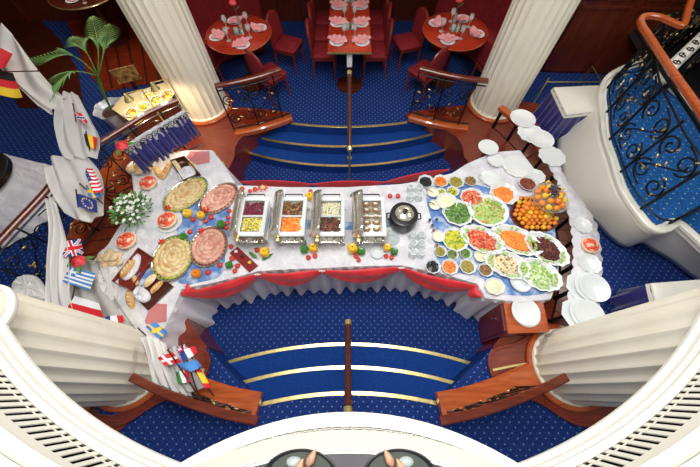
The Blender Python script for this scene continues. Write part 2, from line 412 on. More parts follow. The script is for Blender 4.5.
# grey ledge on top of the bump
m=M(); pts=[cb+(p-cb)*((p-cb).length-.068)/((p-cb).length) for p in br]
m.prism([Vector((p.x,p.y,0)) for p in pts]+[Vector((.62,-.6,0)),Vector((-.62,-.6,0))],2.54,2.602)
ledge=mat('grey_ledge','3A383E',.5,col2='4A484E',nscale=6)
struct(m.build('floor_ledge',ledge,smooth=False))
olive_in=mat('olive_interior','3A4038',.5)
for sgn,lb in ((-1,'shallow dark-rimmed oval bowl at the bottom edge of the photo, left one'),(1,'shallow dark-rimmed oval bowl at the bottom edge of the photo, right one')):
    w_='left' if sgn<0 else 'right'
    c=P(350+sgn*49,475,2.602); t=thing('oval_bowl',(c.x,c.y,2.603),lb,'bowl')
    m=M(); m.lathe([(.085,2.603),(.095,2.606),(.106,2.625),(.101,2.627),(.092,2.612)],40,(c.x,c.y,0),1,.62,cap1=False); m.build('bowl_rim',mat('dark_rim','3C3E44',.3,.4),t)
    m=M(); m.lathe([(.097,2.610),(.0005,2.609)],40,(c.x,c.y,0),1,.62,cap0=False,cap1=False); m.build('bowl_inside',olive_in,t)
    for k,(dx,dy) in enumerate(((.018,.034),(-.016,.012))):
        q=Vector((c.x-sgn*dx,c.y+dy,2.620)); sh=thing('sea_shell',q,'tan sea shell in the %s oval bowl at the bottom edge, %s one'%(w_,['upper','lower'][k]),'shell')
        m=M(); m.lathe([(.001,0),(.009,.006),(.013,.018),(.009,.036),(.001,.05)],10,(0,0,0),cap0=False,cap1=False)
        rot=Matrix.Rotation(.5*sgn,3,'Z')@Matrix.Rotation(-1.35,3,'X'); m.v=[rot@v+q+Vector((0,-.012,0)) for v in m.v]; m.build('shell_body',mat('shell_tan','C89A7E',.4,col2='A87860',nscale=60),sh)
    m=M(); m.ell((c.x+sgn*.020,c.y+.034,2.622),(.022,.014,.011)); tag(m.build('glass_pebble',glass),'clear glass pebble in the %s oval bowl at the bottom edge'%w_,'pebble')

# ================================================================= WALLS AND CEILING
m=M(); m.box((0,6.07,1.6),(14,.2,2.3)); 
for i in range(28):
    x=-6.8+i*.5; m.box((x,5.96,1.6),(.03,.03,2.3))
struct(m.build('wall_back',wall_wood,smooth=False))
def panelwall(name,a,b,h,z=.45):
    m=M(); d=(b-a); L=d.length; ang=math.atan2(d.y,d.x); u=d.normalized(); nrm=Vector((-u.y,u.x,0)); c=(a+b)/2
    if (Vector((0,2,0))-c).dot(nrm)<0: nrm=-nrm
    m.box((c.x-nrm.x*.05,c.y-nrm.y*.05,z+h/2),(L,.1,h),ang)
    k=max(2,int(L/.55))
    for i in range(k):
        q=a+u*(L*(i+.5)/k)
        for zz in (z+h*.25,z+h*.75):
            w=L/k-.12; hh=h*.5-.1
            m.box((q.x+nrm.x*.008,q.y+nrm.y*.008,zz+hh/2),(w,.02,.03),ang); m.box((q.x+nrm.x*.008,q.y+nrm.y*.008,zz-hh/2),(w,.02,.03),ang)
            for sx in (-1,1):
                e=q+u*(sx*w/2); m.box((e.x+nrm.x*.008,e.y+nrm.y*.008,zz),(.03,.02,hh),ang)
    return struct(m.build(name,wall_wood,smooth=False))
panelwall('wall_right',P(538,72,.45),P(636,75,.45),2.0)
# ceiling beyond the stairwells and behind the back columns
m=M(); m.box((0,6.9,2.6),(16,6.0,.1)); struct(m.build('ceiling',cream,smooth=False))
m=M(); m.box((-6.6,1.2,2.6),(5.4,5.4,.1)); struct(m.build('ceiling_left',cream,smooth=False))
m=M(); m.box((6.9,1.2,2.6),(5.4,5.4,.1)); struct(m.build('ceiling_right',cream,smooth=False))
m=M(); m.box((-6.7,2.5,1.5),(.15,9,2.2)); struct(m.build('wall_far_left',wall_wood,smooth=False))
m=M(); m.box((6.7,2.5,1.5),(.15,9,2.2)); struct(m.build('wall_far_right',wall_wood,smooth=False))

# ================================================================= CLOTH TABLES
def inpoly(p,poly):
    c=False; n=len(poly)
    for i in range(n):
        a,b=poly[i],poly[i-1]
        if (a.y>p.y)!=(b.y>p.y) and p.x<(b.x-a.x)*(p.y-a.y)/(b.y-a.y)+a.x: c=not c
    return c
def clothed_table(pts,zt,zb,label,name='buffet_table',amp=.035,wl=.15,m_top=None,m_sk=None,flare=.02,group=None,ruf=.010):
    pts=resample(pts,.02,True); n=len(pts)
    ar=sum(pts[i].x*pts[(i+1)%n].y-pts[(i+1)%n].x*pts[i].y for i in range(n))
    if ar<0: pts=pts[::-1]
    c=sum(pts,Vector())/n
    t=thing(name,(c.x,c.y,zb),label,'table',group)
    nr=[]
    for i in range(n):
        d=pts[(i+3)%n]-pts[i-3]; nr.append(Vector((d.y,-d.x,0)).normalized())
    m=M(); m.prism([p-q*.02 for p,q in zip(pts,nr)],zt-.03,zt-.004); m.build('table_board',dkwood,t,smooth=False)
    m=M(); rs=[]
    for z in (zt+.002,):
        rs.append([Vector((p.x-q.x*.02,p.y-q.y*.02,z)) for p,q in zip(pts,nr)])
    rs.append([Vector((p.x,p.y,zt-.004)) for p,q in zip(pts,nr)])
    rs.append([Vector((p.x+q.x*(.012+ruf*math.sin(i*.02/.11*2*PI)),p.y+q.y*(.012+ruf*math.sin(i*.02/.11*2*PI)),zt-.06-1.5*ruf*math.sin(i*.02/.17*2*PI))) for i,(p,q) in enumerate(zip(pts,nr))])
    m.loft(rs[::-1],False,True); m.build('cloth_top',m_top or linen,t)
    m=M(); rs=[]
    for k in range(7):
        f=k/6; z=zt-.02-(zt-.02-zb-.012)*f; ring=[]
        for i,(p,q) in enumerate(zip(pts,nr)):
            s_=i*.02; w=math.sin(s_/wl*2*PI+.8*math.sin(s_*2.3)); w2=math.sin(s_/wl*4.3+1.3)
            o=.004+f*(flare+amp*w+amp*.4*w2)
            ring.append(Vector((p.x+q.x*o,p.y+q.y*o,z+(.012*w if k==6 else 0)+(.0 if k<6 else .008))))
        rs.append(ring)
    m.loft(rs[::-1],False,False); m.build('table_skirt',m_sk or skirt,t)
    return t
ZT=.76
main_px=[(181,289),(220,281),(258,271),(290,269),(322,268),(360,266),(401,265),(440,273),(478,284),(486,298),(520,302),(551,299),(558,280),(559,258),(552,238),(546,214),(541,190),(534,168),(520,150),(494,152),(468,163),(452,173),(425,180),(400,184),(345,187),(290,187),(237,185),(222,230)]
clothed_table(PL(main_px,ZT),ZT,.0,'long white-clothed buffet table with red swags, under the chafing dishes')
left_px=[(237,187),(226,168),(212,150),(186,150),(166,154),(146,160),(130,166),(132,178),(134,196),(122,222),(108,244),(92,262),(92,285),(112,311),(146,343),(158,343),(167,322),(181,290),(200,260),(222,230)]
clothed_table(PL(left_px,ZT-.01),ZT-.01,.0,'angled white-clothed buffet table at the left end, holding the bread and oval platters',amp=.045,flare=.07)
TZ=ZT+.003
# blue tulle laid under dishes
def sheet(px,z,name,mt,label,cat,wav=.004,kind=None,group=None):
    pts=resample(catmull(PL(px,z),4,True),.03,True); c=sum(pts,Vector())/len(pts)
    m=M(); rs=[]
    for k,f in enumerate((1,.75,.5,.25,.02)):
        rs.append([c+(p-c)*f+Vector((0,0,wav*(R_.random()))) for p in pts])
    m.loft(rs,False,True); o=m.build(name,mt); tag(o,label,cat,group,kind); return o
sheet([(172,204),(198,196),(226,204),(230,226),(226,250),(222,274),(206,281),(186,284),(176,278),(178,250),(176,224)],TZ,'blue_tulle',bluetulle,'blue and white tulle spread between the oval platters','tulle')
sheet([(428,190),(470,184),(510,195),(548,205),(556,250),(552,290),(500,294),(478,276),(440,268),(434,230)],TZ,'blue_tulle',bluetulle,'blue and white tulle spread under the salad dishes','tulle')
sheet([(262,216),(300,219),(350,222),(398,219),(398,226),(350,230),(300,229),(262,227)],TZ,'blue_tulle',bluetulle,'narrow strip of blue and white tulle under the chafing dishes','tulle')

# red swags
def swag(a,b,za,sag,label,name='red_swag',out=.085,group='red swags along the front of the buffet table'):
    a=P(*a,ZT); b=P(*b,ZT); d=b-a; u=d.normalized(); nrm=Vector((u.y,-u.x,0))
    if nrm.y>0 and a.y<2: nrm=-nrm
    def fn(s,v):
        q=math.sin(PI*s); sg=.035+sag*q**.8
        f=math.sin(v*PI*3.2+.6*math.sin(s*6))*.014*q
        return a+d*s+nrm*(.012+out*math.sin(PI*v*.75+.2)*(.35+.65*q)+f)+Vector((0,0,.012-v*sg))
    m=M(); m.grid(fn,28,14); o=m.build(name,redcloth,solid=.004); tag(o,label,'swag',group); return o
pins=[(181,291),(258,272),(322,268.5),(401,265.5),(478,284.5)]
sl=['red swag at the left end of the buffet front, below the pink ham platter','red swag below the peppers at the second chafing dish','red swag at the middle of the buffet front, below the last two chafing dishes','red swag at the right end of the buffet front, below the black kettle']
for i in range(4): swag(pins[i],pins[i+1],0,.24,sl[i])
for a,b,lb in (((478,284),(484,296),'short red swag at the front right corner of the buffet'),((181,291),(186,283),'short red swag end at the front left corner of the buffet')):
    swag(a,b,0,.10,lb)
# red band showing along back edge
bk=PL([(238,183),(290,185),(345,185),(400,182),(425,178),(452,171)],ZT)
for i,(a,b) in enumerate(zip([(239,183.5),(312,186),(385,184)],[(312,186),(385,184),(450,171)])):
    a_=P(*a,ZT-.01); b_=P(*b,ZT-.01)
    m=M(); m.grid(lambda s,v:a_+(b_-a_)*s+Vector((0,.028+.03*math.sin(PI*s),.004-v*.14*math.sin(PI*min(1,max(0,s))) -v*.03)),24,6)
    tag(m.build('red_swag',redcloth,solid=.004),['red swag at the back of the buffet behind the first chafing dishes','red swag at the back of the buffet behind the last chafing dishes','red swag at the back of the buffet behind the small olive bowls'][i],'swag','red swags along the back of the buffet table')
for i,p in enumerate(pins[1:4]):
    q=P(*p,ZT); m=M(); m.ell((q.x,q.y-.03,ZT+.005),(.014,.012,.02)); m.ell((q.x-.02,q.y-.03,ZT+.008),(.014,.008,.01)); m.ell((q.x+.02,q.y-.03,ZT+.008),(.014,.008,.01))
    tag(m.build('white_bow',petalw),'small white bow pinning red swags, %s'%['below the cucumber garnish','at the middle of the table front','below the glass plate'][i],'bow')

# ================================================================= DISHES AND FOOD
def shape(kind):
    if kind=='oct': return lambda a:1/math.cos((a%(PI/4))-PI/8)*.96
    if kind=='scal': return lambda a:1+.045*math.cos(10*a)
    if kind=='leaf': return lambda a:1+.03*math.cos(14*a)+.10*abs(math.cos(a))**6
    return None
def dish(px,py,r,label,kind='round',z=None,minor=None,ang=0,m_=None,depth=.03,name='serving_bowl',cat='bowl',flat=False,group=None,rw=None):
    z=TZ+.006 if z is None else z
    c=P(px,py,z+depth); s=S(px,py,z+depth); a=r*s; b=(minor or r)*s
    n=64 if kind!='round' else 36
    m=M(); t=.004/a
    if flat: prof=[(.55,.002),(.6,0),(.97,depth-.004),(1.0,depth),(.97,depth),(.66,.008),(.6,.006),(.001,.006)]
    else: prof=[(.5,0),(.55,0),(.85,depth*.55),(1.0,depth-.003),(1.0,depth),(.94,depth),(.78,depth*.5),(.5,.006),(.001,.006)]
    m.lathe([(q*a,zz) for q,zz in prof],n,(c.x,c.y,z),1,b/a,ang,shape(kind),True,False)
    o=m.build(name,m_ or china); tag(o,label,cat,group); return c,a,b,z
def heap(c,a,b,z,ang,mats,label,name,n=90,h=.03,ps=.009,long=1.0,fill=.78,flat=.6,base=.012,cat='food'):
    m=M(); rm=Matrix.Rotation(ang,3,'Z')
    m.cm=0; m.lathe([(fill*.95*a,base-.004),(fill*.9*a,base+h*.25),(fill*.55*a,base+h*.7),(.001,base+h*.85)],18,(c.x,c.y,z),1,b/a,ang,cap1=False)
    for i in range(n):
        th=R_.uniform(0,2*PI); q=math.sqrt(R_.random())*fill
        x,y=q*math.cos(th)*a,q*math.sin(th)*b; zz=base+h*(1-(q/fill)**2)*.85+ps*.2
        v=rm@Vector((x,y,0)); m.cm=R_.randrange(len(mats)); k=R_.uniform(.7,1.25)*ps
        rot=Matrix.Rotation(R_.uniform(0,PI),3,'Z')@Matrix.Rotation(R_.uniform(-.6,.6),3,'X')
        m.ell((c.x+v.x,c.y+v.y,z+zz),(k*long,k,k*flat),6,4,rot=rot)
    o=m.build(name,mats); tag(o,label,cat,None,'stuff'); return o
def fm(n,c,c2=None,r=.45): return mat('food_'+n,c,r,col2=c2,nscale=25)
f_black=[fm('olive_black','17181C','2A2A30',.25),fm('olive_black2','22232A',None,.25)]
f_orange=[fm('orange_a','E2721E','EE9838'),fm('orange_b','D45A1A'),fm('orange_c','C84A1C')]
f_olive=[fm('olive_a','9A8E3A'),fm('olive_b','7A7A34'),fm('olive_c','B49A44')]
f_brown=[fm('brown_a','8E6A44'),fm('brown_b','6A4A2E'),fm('brown_c','A88458')]
f_green=[fm('green_a','44702C','6A9440'),fm('green_b','5E8A3C'),fm('green_c','305A24'),fm('green_d','84A458')]
f_lett=[fm('lettuce_a','94BC54','B8D080'),fm('lettuce_b','C8DA92'),fm('lettuce_c','7AA244'),fm('lettuce_d','D88A50')]
f_tom=[fm('tom_a','C83A24','E06A48'),fm('tom_b','DC5C38','E88A60'),fm('tom_c','B83020'),fm('tom_d','E6A078')]
f_yg=[fm('yg_a','D8C83A'),fm('yg_b','A4C03A'),fm('yg_c','6E9A2E')]
f_carrot=[fm('car_a','EE7E22','F49A40'),fm('car_b','E06818'),fm('car_c','F49A3C')]
f_beet=[fm('beet_a','4A1A1E'),fm('beet_b','62242A'),fm('beet_c','7A3A22')]
f_bean=[fm('bean_a','E2D4AA'),fm('bean_b','CDB482'),fm('bean_c','8A6A44'),fm('bean_d','EEE8D0')]
f_cuc=[fm('cuc_a','B6D488'),fm('cuc_b','8EB85A'),fm('cuc_c','DCEBC0')]
f_cream=[fm('cream_a','EFE8CC'),fm('cream_b','DDE0B0')]
f_nut=[fm('nut_a','7E3420'),fm('nut_b','9A4A2E'),fm('nut_c','5E2418')]
f_rice=[fm('rice_a','EAE4CC'),fm('rice_b','D8D0A8')]
f_purple=[fm('purp_a','6E1E3A'),fm('purp_b','8A2C4A'),fm('purp_c','581830')]
f_corn=[fm('corn_a','D8C44A'),fm('corn_b','E6DA7A'),fm('corn_c','A8A03A')]
f_meat=[fm('meat_a','5A2E1A'),fm('meat_b','7A4424'),fm('meat_c','3E1E12')]
small=[(426,181,8,f_black,'black olives','at the back edge near the glasses','small_bowl','oct'),
 (441,180.5,7.5,f_orange,'orange carrot salad','at the back edge beside the black olives','small_bowl','oct'),
 (456.5,181,8,f_olive,'green-brown pickles','at the back edge between orange and brown bowls','small_bowl','oct'),
 (471,180,7,f_brown,'light brown nuts','rightmost of the back edge row','small_bowl','oct'),
 (433,266,8,f_black,'black olives','at the front edge above the swag','small_bowl','oct'),
 (450,266.5,8.5,f_orange,'orange carrot salad','at the front edge beside the black olives','small_bowl','oct'),
 (468,266,8.5,f_olive,'green-brown pickles','second from right in the front row','small_bowl','oct'),
 (486,269.5,7.5,f_brown,'brown lentils','rightmost of the front edge row','small_bowl','oct'),
 (440.5,251,6.3,f_olive,'yellow-olive relish','above the front olives','small_bowl','round'),
 (452.7,254,5.8,f_green+f_brown,'dark green capers','between the relish and the chopped green herbs','small_bowl','round'),
 (466,253,6.3,f_green,'chopped bright green herbs','below the yellow pepper salad','small_bowl','round'),
 (480.5,256,6.3,f_cream,'pale yellow dressing','below the tomato leaf platter','small_bowl','round'),
 (441,192,5.5,f_yg,'olive green pickles','behind the white cream bowl','small_bowl','round'),
 (453,191,6.2,f_yg+f_green,'green pickled peppers','behind the green bean salad','small_bowl','round')]
for x,y,r,f,w,where,nm,k in small:
    c,a,b,z=dish(x,y,r,'small %s bowl of %s, %s'%('octagonal' if k=='oct' else 'round',w,where),k,depth=.034,name=nm)
    heap(c,a,b,z,0,f,'%s in a small white bowl, %s'%(w,where),w.split()[-1] if w.split()[-1] not in ('salad',) else 'carrot_salad',60,.018,.008,fill=.84,base=.014)
big=[(447,201,9.5,9,0,f_cream,'creamy potato salad','round','beside the small bowls, left of the green beans',.006),
 (458,212,14,14,0,f_green,'dark green bean salad','oct','left of the big lettuce bowl',.010),
 (472.6,197,11,10,0,f_tom,'diced red tomato','oct','behind the big lettuce bowl',.010),
 (488.5,210,18,17,0,f_lett,'shredded green lettuce','round','largest round bowl at the centre of the salads',.012),
 (455.5,239,12,12,0,f_yg,'yellow and green sliced peppers','oct','in front of the green bean salad',.011),
 (482.5,239,19,13,-.5,f_tom,'chopped red tomato','leaf','left of the carrot platter',.011),
 (504.5,193,13,12,0,f_carrot,'orange grated carrot','scal','beside the empty scalloped plate',.006),
 (517,239.5,21,13.5,-.5,f_carrot,'orange grated carrot','leaf','between tomato and beetroot platters',.006),
 (547,248,19,14,-.75,f_beet,'dark red beetroot cubes','leaf','at the right end of the buffet',.010),
 (508,264,19,13,-.35,f_bean,'pale bean salad','leaf','before the carrot platter',.009),
 (540,274,18,15,-.5,f_cuc,'sliced green cucumber','leaf','at the front right corner',.012),
 (528.5,183,8.5,8,0,f_nut,'red-brown nuts','round','beside the glass fruit bowl',.008),
 (495,286,9,8,0,f_cream,'pale grated cheese','oct','beside the stacked white plates',.006)]
for x,y,r,mi,an,f,w,k,where,ps in big:
    r*=1.12; mi*=1.12
    c,a,b,z=dish(x,y,r,'white %s dish of %s, %s'%({'round':'round','oct':'octagonal','leaf':'leaf-shaped','scal':'scalloped'}[k],w,where),k,minor=mi,ang=an,depth=.045,name='serving_dish')
    fl=.86 if k in('round','oct') else .70
    heap(c,a,b,z,an,f,'%s in its dish, %s'%(w,where),'_'.join(w.replace('and ','').split()[-2:]),150,.035,ps,long=1.6,fill=fl,base=.02)
    if k=='leaf':
        m=M(); rm=Matrix.Rotation(an,3,'Z')
        for i in range(22):
            th=2*PI*i/22
            if i%22 in (3,4,5,8,9,14,15,16,20): continue
            v=rm@Vector((a*.82*math.cos(th),b*.82*math.sin(th),0)); m.ell((c.x+v.x,c.y+v.y,z+.036),(.026,.015,.008),7,4,rz=R_.uniform(0,3),jit=.25)
        tag(m.build('lettuce_garnish',[f_lett[0]]),'pale lettuce edging the dish of %s, %s'%(w,where),'garnish',None,'stuff')
# empty plates
def plate(px,py,r,z,label,kind='round',n=1,group=None,depth=.016):
    return [dish(px,py,r,label,kind,z=z+i*.007,depth=depth,name='white_plate',cat='plate',flat=True,group=group) for i in range(n)]
plate(517,166,14,TZ,'large empty scalloped white plate behind the grated carrot bowl','scal')
plate(490,178,9.5,TZ,'empty scalloped white bowl beside the diced tomato','scal',depth=.03)
plate(536.5,176,9,TZ,'small white octagonal plate beside the nut bowl','oct')
plate(521,281,10.5,TZ+.01,'deep white plate, topmost of the stack at the front right corner',depth=.03)
plate(521,282,10.5,TZ,'deep white plate, lowest of the stack at the front right corner',depth=.03)
plate(377,252.5,6.5,TZ,'small white bowl between the peppers in front of the last chafing dish',depth=.03)
m_=glass
dish(391,238,9,'clear glass plate on the table between last chafing dish and kettle',z=TZ,depth=.012,name='glass_plate',cat='plate',flat=True,m_=glass)
for x,y,r,w in ((433,192,6,'behind'),(435,204.5,6,'in front of')):
    c,a,b,z=dish(x,y,r,'small white sauce bowl %s its twin, left of the pickle bowls'%w,depth=.04,name='sauce_bowl')
    m=M(); m.lathe([(a*.8,z+.026),(.001,z+.028)],20,(c.x,c.y,0)); tag(m.build('white_sauce',f_cream[0]),'white sauce in the small bowl %s its twin'%w,'sauce',None,'stuff')
    m=M(); m.tube([(c.x,c.y,z+.035),(c.x-.04,c.y+.01,z+.06),(c.x-.075,c.y+.015,z+.065)],.004); m.ell((c.x-.075,c.y+.015,z+.065),(.009,.009,.007)); tag(m.build('serving_spoon',mahog),'small wooden-tipped spoon resting in the sauce bowl %s its twin'%w,'spoon')
c,a,b,z=dish(438.5,236,6.5,'small white sauce bowl in front of the pepper shakers',depth=.04,name='sauce_bowl')
m=M(); m.lathe([(a*.8,z+.026),(.001,z+.028)],20,(c.x,c.y,0)); tag(m.build('white_sauce',f_cream[0]),'white sauce in the bowl in front of the pepper shakers','sauce',None,'stuff')

# oval platters with sliced meat / fish
def oval(px,py,ex,ey,mi,label,fcols,flabel,fname,garn=None):
    z=TZ; c=P(px,py,z+.03); e=P(px+ex,py+ey,z+.03); d=e-c; a=d.length; an=math.atan2(d.y,d.x); b=mi*S(px,py,z)*1.08
    t=thing('oval_platter',(c.x,c.y,z),label,'platter')
    m=M(); m.lathe([(.6*a,z),(.65*a,z),(.99*a,z+.022),(1.02*a,z+.026),(1.0*a,z+.03),(.9*a,z+.02),(.7*a,z+.012),(.001,z+.012)],56,(c.x,c.y,0),1,b/a,an,cap1=False); m.build('platter_body',silver_rim,t)
    m=M(); m.tube([Vector((c.x,c.y,z+.03))+Matrix.Rotation(an,3,'Z')@Vector((a*math.cos(2*PI*i/48),b*math.sin(2*PI*i/48),0)) for i in range(48)],.006,6,closed=True); m.build('rolled_rim',chrome,t)
    m=M(); rm=Matrix.Rotation(an,3,'Z')
    m.lathe([(.9*a,z+.021),(.86*a,z+.030),(.4*a,z+.036),(.001,z+.038)],40,(c.x,c.y,0),1,b/a,an,cap1=False)
    for ring,cnt in ((.76,26),(.56,18),(.36,12),(.15,5)):
        for i in range(cnt):
            th=2*PI*(i+R_.uniform(-.2,.2))/cnt; v=rm@Vector((a*ring*math.cos(th),b*ring*math.sin(th),0)); m.cm=R_.randrange(len(fcols))
            rot=Matrix.Rotation(an+th+PI/2,3,'Z')@Matrix.Rotation(.25,3,'Y')
            m.ell((c.x+v.x,c.y+v.y,z+.040+.006*(1-ring)),(.034,.020,.005),8,4,rot=rot,jit=.12)
    tag(m.build(fname,fcols),flabel,'food',None,'stuff')
    m=M()
    for i in range(30):
        th=2*PI*i/30; v=rm@Vector((a*.9*math.cos(th),b*.9*math.sin(th),0)); m.ell((c.x+v.x,c.y+v.y,z+.031),(.017,.012,.006),6,4,rz=th,jit=.2)
    tag(m.build('platter_garnish',garn or f_cuc[1]),'green or brown garnish ring on the %s platter, %s'%(fname.split('_')[0],'back one' if 'behind' in label else 'front one'),'garnish',None,'stuff')
    return c,a,b,an
beige=[fm('fish_a','DDBE88','EAD6A4'),fm('fish_b','D2A970'),fm('fish_c','E8D0A0'),fm('fish_d','E2C890')]
ham=[fm('ham_a','E0A390','E8B8A4'),fm('ham_b','D48E80'),fm('ham_c','E6B8A0'),fm('ham_d','DCA08E')]
ov=[(185.5,194,20,-15,14.5,'oval silver platter of beige smoked fish slices, behind the other beige one',beige,'overlapping beige fish slices on the back oval platter','fish_slices',f_yg[1]),
 (218.5,198,17,-13,13.5,'oval silver platter of pink ham slices, behind the other ham platter',ham,'overlapping pink ham slices on the back oval platter','ham_slices',f_nut[1]),
 (172.5,257.5,3,-22,18.5,'oval silver platter of beige smoked fish slices, nearest the bread boards',beige,'overlapping beige fish slices on the front oval platter','fish_slices',f_yg[1]),
 (208.5,246,3,-19.5,17,'oval silver platter of pink ham slices, nearest the table front',ham,'overlapping pink ham slices on the front platter','ham_slices',f_nut[1])]
for (x,y,ex,ey,mi,lb,fc,fl,fn,g) in ov: oval(x,y,ex,ey,mi,lb,fc,fl,fn,g)
for x,y,mt_,w_ in ((168,208,red_t,'back beige fish platter'),(206.5,209.5,org,'back pink ham platter'),(162,242,red_t,'front beige fish platter'),(201.5,231,red_t,'front pink ham platter')):
    z_=TZ+.048; c=P(x,y,z_); t=thing('tomato_flower',(c.x,c.y,z_),'carved tomato flower garnish on the end of the %s'%w_,'garnish')
    m=M(); m.ell((c.x,c.y,z_+.014),(.018,.018,.014),10,6); m.build('flower_core',mt_,t)
    for i in range(5):
        a=2*PI*i/5; m=M(); m.ell((c.x+.022*math.cos(a),c.y+.022*math.sin(a),z_+.012),(.016,.009,.012),8,5,rz=a); m.build('petal',red_t,t)
# ---- vegetables
def veg_proto(kind):
    m=M()
    if kind=='tomato':
        m.lathe([(.001,.0),(.4,.05),(.85,.4),(1,.85),(.88,1.3),(.5,1.6),(.12,1.62),(.001,1.55)],16,cap0=False,cap1=False); mt=red_t
    else:
        def rf(a): return 1-.10*abs(math.sin(2*a))**3
        m.lathe([(.001,.06),(.45,.0),(.85,.35),(1,.95),(1.0,1.5),(.75,1.85),(.3,1.8),(.001,1.7)],20,rf=lambda a:1-.13*abs(math.cos(2*a))**6,cap0=False,cap1=False); mt={'yellow':yel,'orange':org,'green':grn}[kind]
    t=thing('cherry_tomato' if kind=='tomato' else 'bell_pepper',(0,0,0),'','vegetable')
    m.build('skin',mt,t)
    s=M()
    zt=1.58 if kind=='tomato' else 1.75
    if kind=='tomato':
        for i in range(5):
            a=2*PI*i/5; s.add([(0,0,zt+.08),(.18*math.cos(a-.5),.18*math.sin(a-.5),zt+.06),(.5*math.cos(a),.5*math.sin(a),zt+.02),(.18*math.cos(a+.5),.18*math.sin(a+.5),zt+.06)],[(0,1,2,3)])
    s.tube([(0,0,zt-.05),(.02,.02,zt+.2),(.08,.03,zt+.35)],[.12,.09,.1],6)
    s.build('stem',stemg,t)
    return t
VP={}
def veg(kind,px,py,r,where,z=TZ,tilt=0):
    r*=1.12; s=r*S(px,py,z)
    c=P(px,py,z+s*.8); q={'tomato':'small red tomato','yellow':'yellow bell pepper','orange':'orange bell pepper','green':'green bell pepper'}[kind]
    lb='%s %s'%(q,where)
    g='small vegetables scattered as table garnish'
    if kind not in VP:
        VP[kind]=veg_proto(kind); t=VP[kind]; t.location=(c.x,c.y,z+.0005); t.scale=(s,s,s); t['label']=lb; t['group']=g
    else: t=dup(VP[kind],(c.x,c.y,z+.0005),R_.uniform(0,6),lb,s,g)
    t.rotation_euler.x=0
veg('yellow',188,214,4,'below the back beige platter'); veg('yellow',201.5,216,3.6,'between the back ham platter and the tomato'); veg('tomato',193,219.5,2.2,'right of the yellow pepper among the oval platters')
veg('tomato',205.5,221.5,2,'below the yellow pepper, above the front ham platter'); veg('tomato',211,217.5,2.4,'under the edge of the back ham platter'); veg('green',221.5,225,3.8,'beside the front ham platter, near the first chafing dish')
veg('tomato',190,232,2.2,'between the two front platters'); veg('green',184,237,3.4,'beside the front beige platter'); veg('tomato',242,189,2.2,'at the back edge left of the first chafing dish')
for i,(x,y) in enumerate([(229.5,211),(228.5,217.5),(227.5,223),(226.5,228)]): veg('tomato',x,y,2.0,'%s in the row left of the first chafing dish'%['first','second','third','last'][i])
veg('tomato',231,246.5,2.2,'right of the front ham platter'); veg('tomato',232,258.5,2.5,'beside the red board, upper one'); veg('tomato',237.5,266,2.4,'beside the red board, right one'); veg('tomato',235,271,2.2,'beside the red board, nearest the swag')
veg('green',229.5,265.5,3.4,'among tomatoes left of the red board'); veg('tomato',220,265,2.4,'below the front ham platter, right one'); veg('tomato',208,272.5,2.4,'below the front ham platter, middle one'); veg('orange',197,274,4.2,'below the front ham platter')
veg('tomato',257,250,2.3,'in front of the first chafing dish'); veg('yellow',265,253,4.6,'in front of the first chafing dish')
veg('green',304.6,250,3.8,'in front of the second chafing dish'); veg('yellow',313.5,248.5,4.4,'in front of the second chafing dish'); veg('tomato',315,256,2.3,'below the yellow pepper in front of the second chafing dish'); veg('tomato',308.4,257.6,2.3,'below the green pepper in front of the second chafing dish')
veg('yellow',352.6,249,5,'in front of the third chafing dish'); veg('green',361.3,252,3.8,'in front of the third chafing dish'); veg('tomato',355.6,256,2.2,'below the yellow pepper before the third chafing dish'); veg('tomato',358.6,259.8,2.2,'below the green pepper before the third chafing dish')
veg('yellow',387,248,3.8,'in front of the last chafing dish'); veg('green',394,252,3.6,'in front of the last chafing dish'); veg('tomato',386,256.2,2.2,'below the yellow pepper before the last chafing dish'); veg('tomato',391.5,257.5,2.2,'below the green pepper before the last chafing dish')
veg('yellow',309.7,197,3.8,'between the second and third chafing dishes at the back'); veg('tomato',310.5,191.5,2,'behind the yellow pepper between second and third chafing dishes')
veg('tomato',390,196,2.2,'behind the kettle, left of two'); veg('tomato',398,196,2.2,'behind the kettle, right of two'); veg('tomato',250,191,1.8,'behind the first chafing dish'); veg('tomato',255,189.5,2.2,'behind the first chafing dish, beside the carved radish')
# cucumbers
cucm=mat('cucumber_skin','2E5A28',.35,col2='5C8C44',nscale=16,coat=.3)
for (x0,y0,x1,y1,lb) in ((249,252,257,258,'light green cucumber lying left of the yellow pepper, front of first chafing dish'),(262,260,272,254,'dark cucumber lying right of the yellow pepper, front of first chafing dish'),(350,196,358,191,'small green cucumber lying behind the last chafing dish'),(352,196.5,356,194,'green chilli beside the small cucumber behind the last chafing dish')):
    a_=P(x0,y0,TZ+.02); b_=P(x1,y1,TZ+.02); t=thing('cucumber',(a_.x,a_.y,TZ),lb,'vegetable')
    m=M(); m.tube([a_.lerp(b_,i/8)+Vector((0,0,-.002+.004*math.sin(i*.4))) for i in range(9)],[.004,.012,.016,.018,.018,.018,.016,.012,.004],8); m.build('skin',cucm,t)
    m=M(); m.tube([b_,b_+(b_-a_).normalized()*.015],.003,5); m.build('stem',stemg,t)
# carved radish flower at back edge
c=P(263,188.5,TZ); t=thing('carved_radish',(c.x,c.y,TZ),'carved red and cream radish flower at the back edge behind the first chafing dishes','garnish')
m=M(); m.ell((c.x,c.y,TZ+.02),(.03,.026,.022),12,8); m.build('flower_core',crust2,t)
for i in range(7):
    a=2*PI*i/7; m=M(); m.ell((c.x+.045*math.cos(a),c.y+.032*math.sin(a),TZ+.016),(.022,.010,.008),8,4,rz=a); m.build('petal',melon,t)
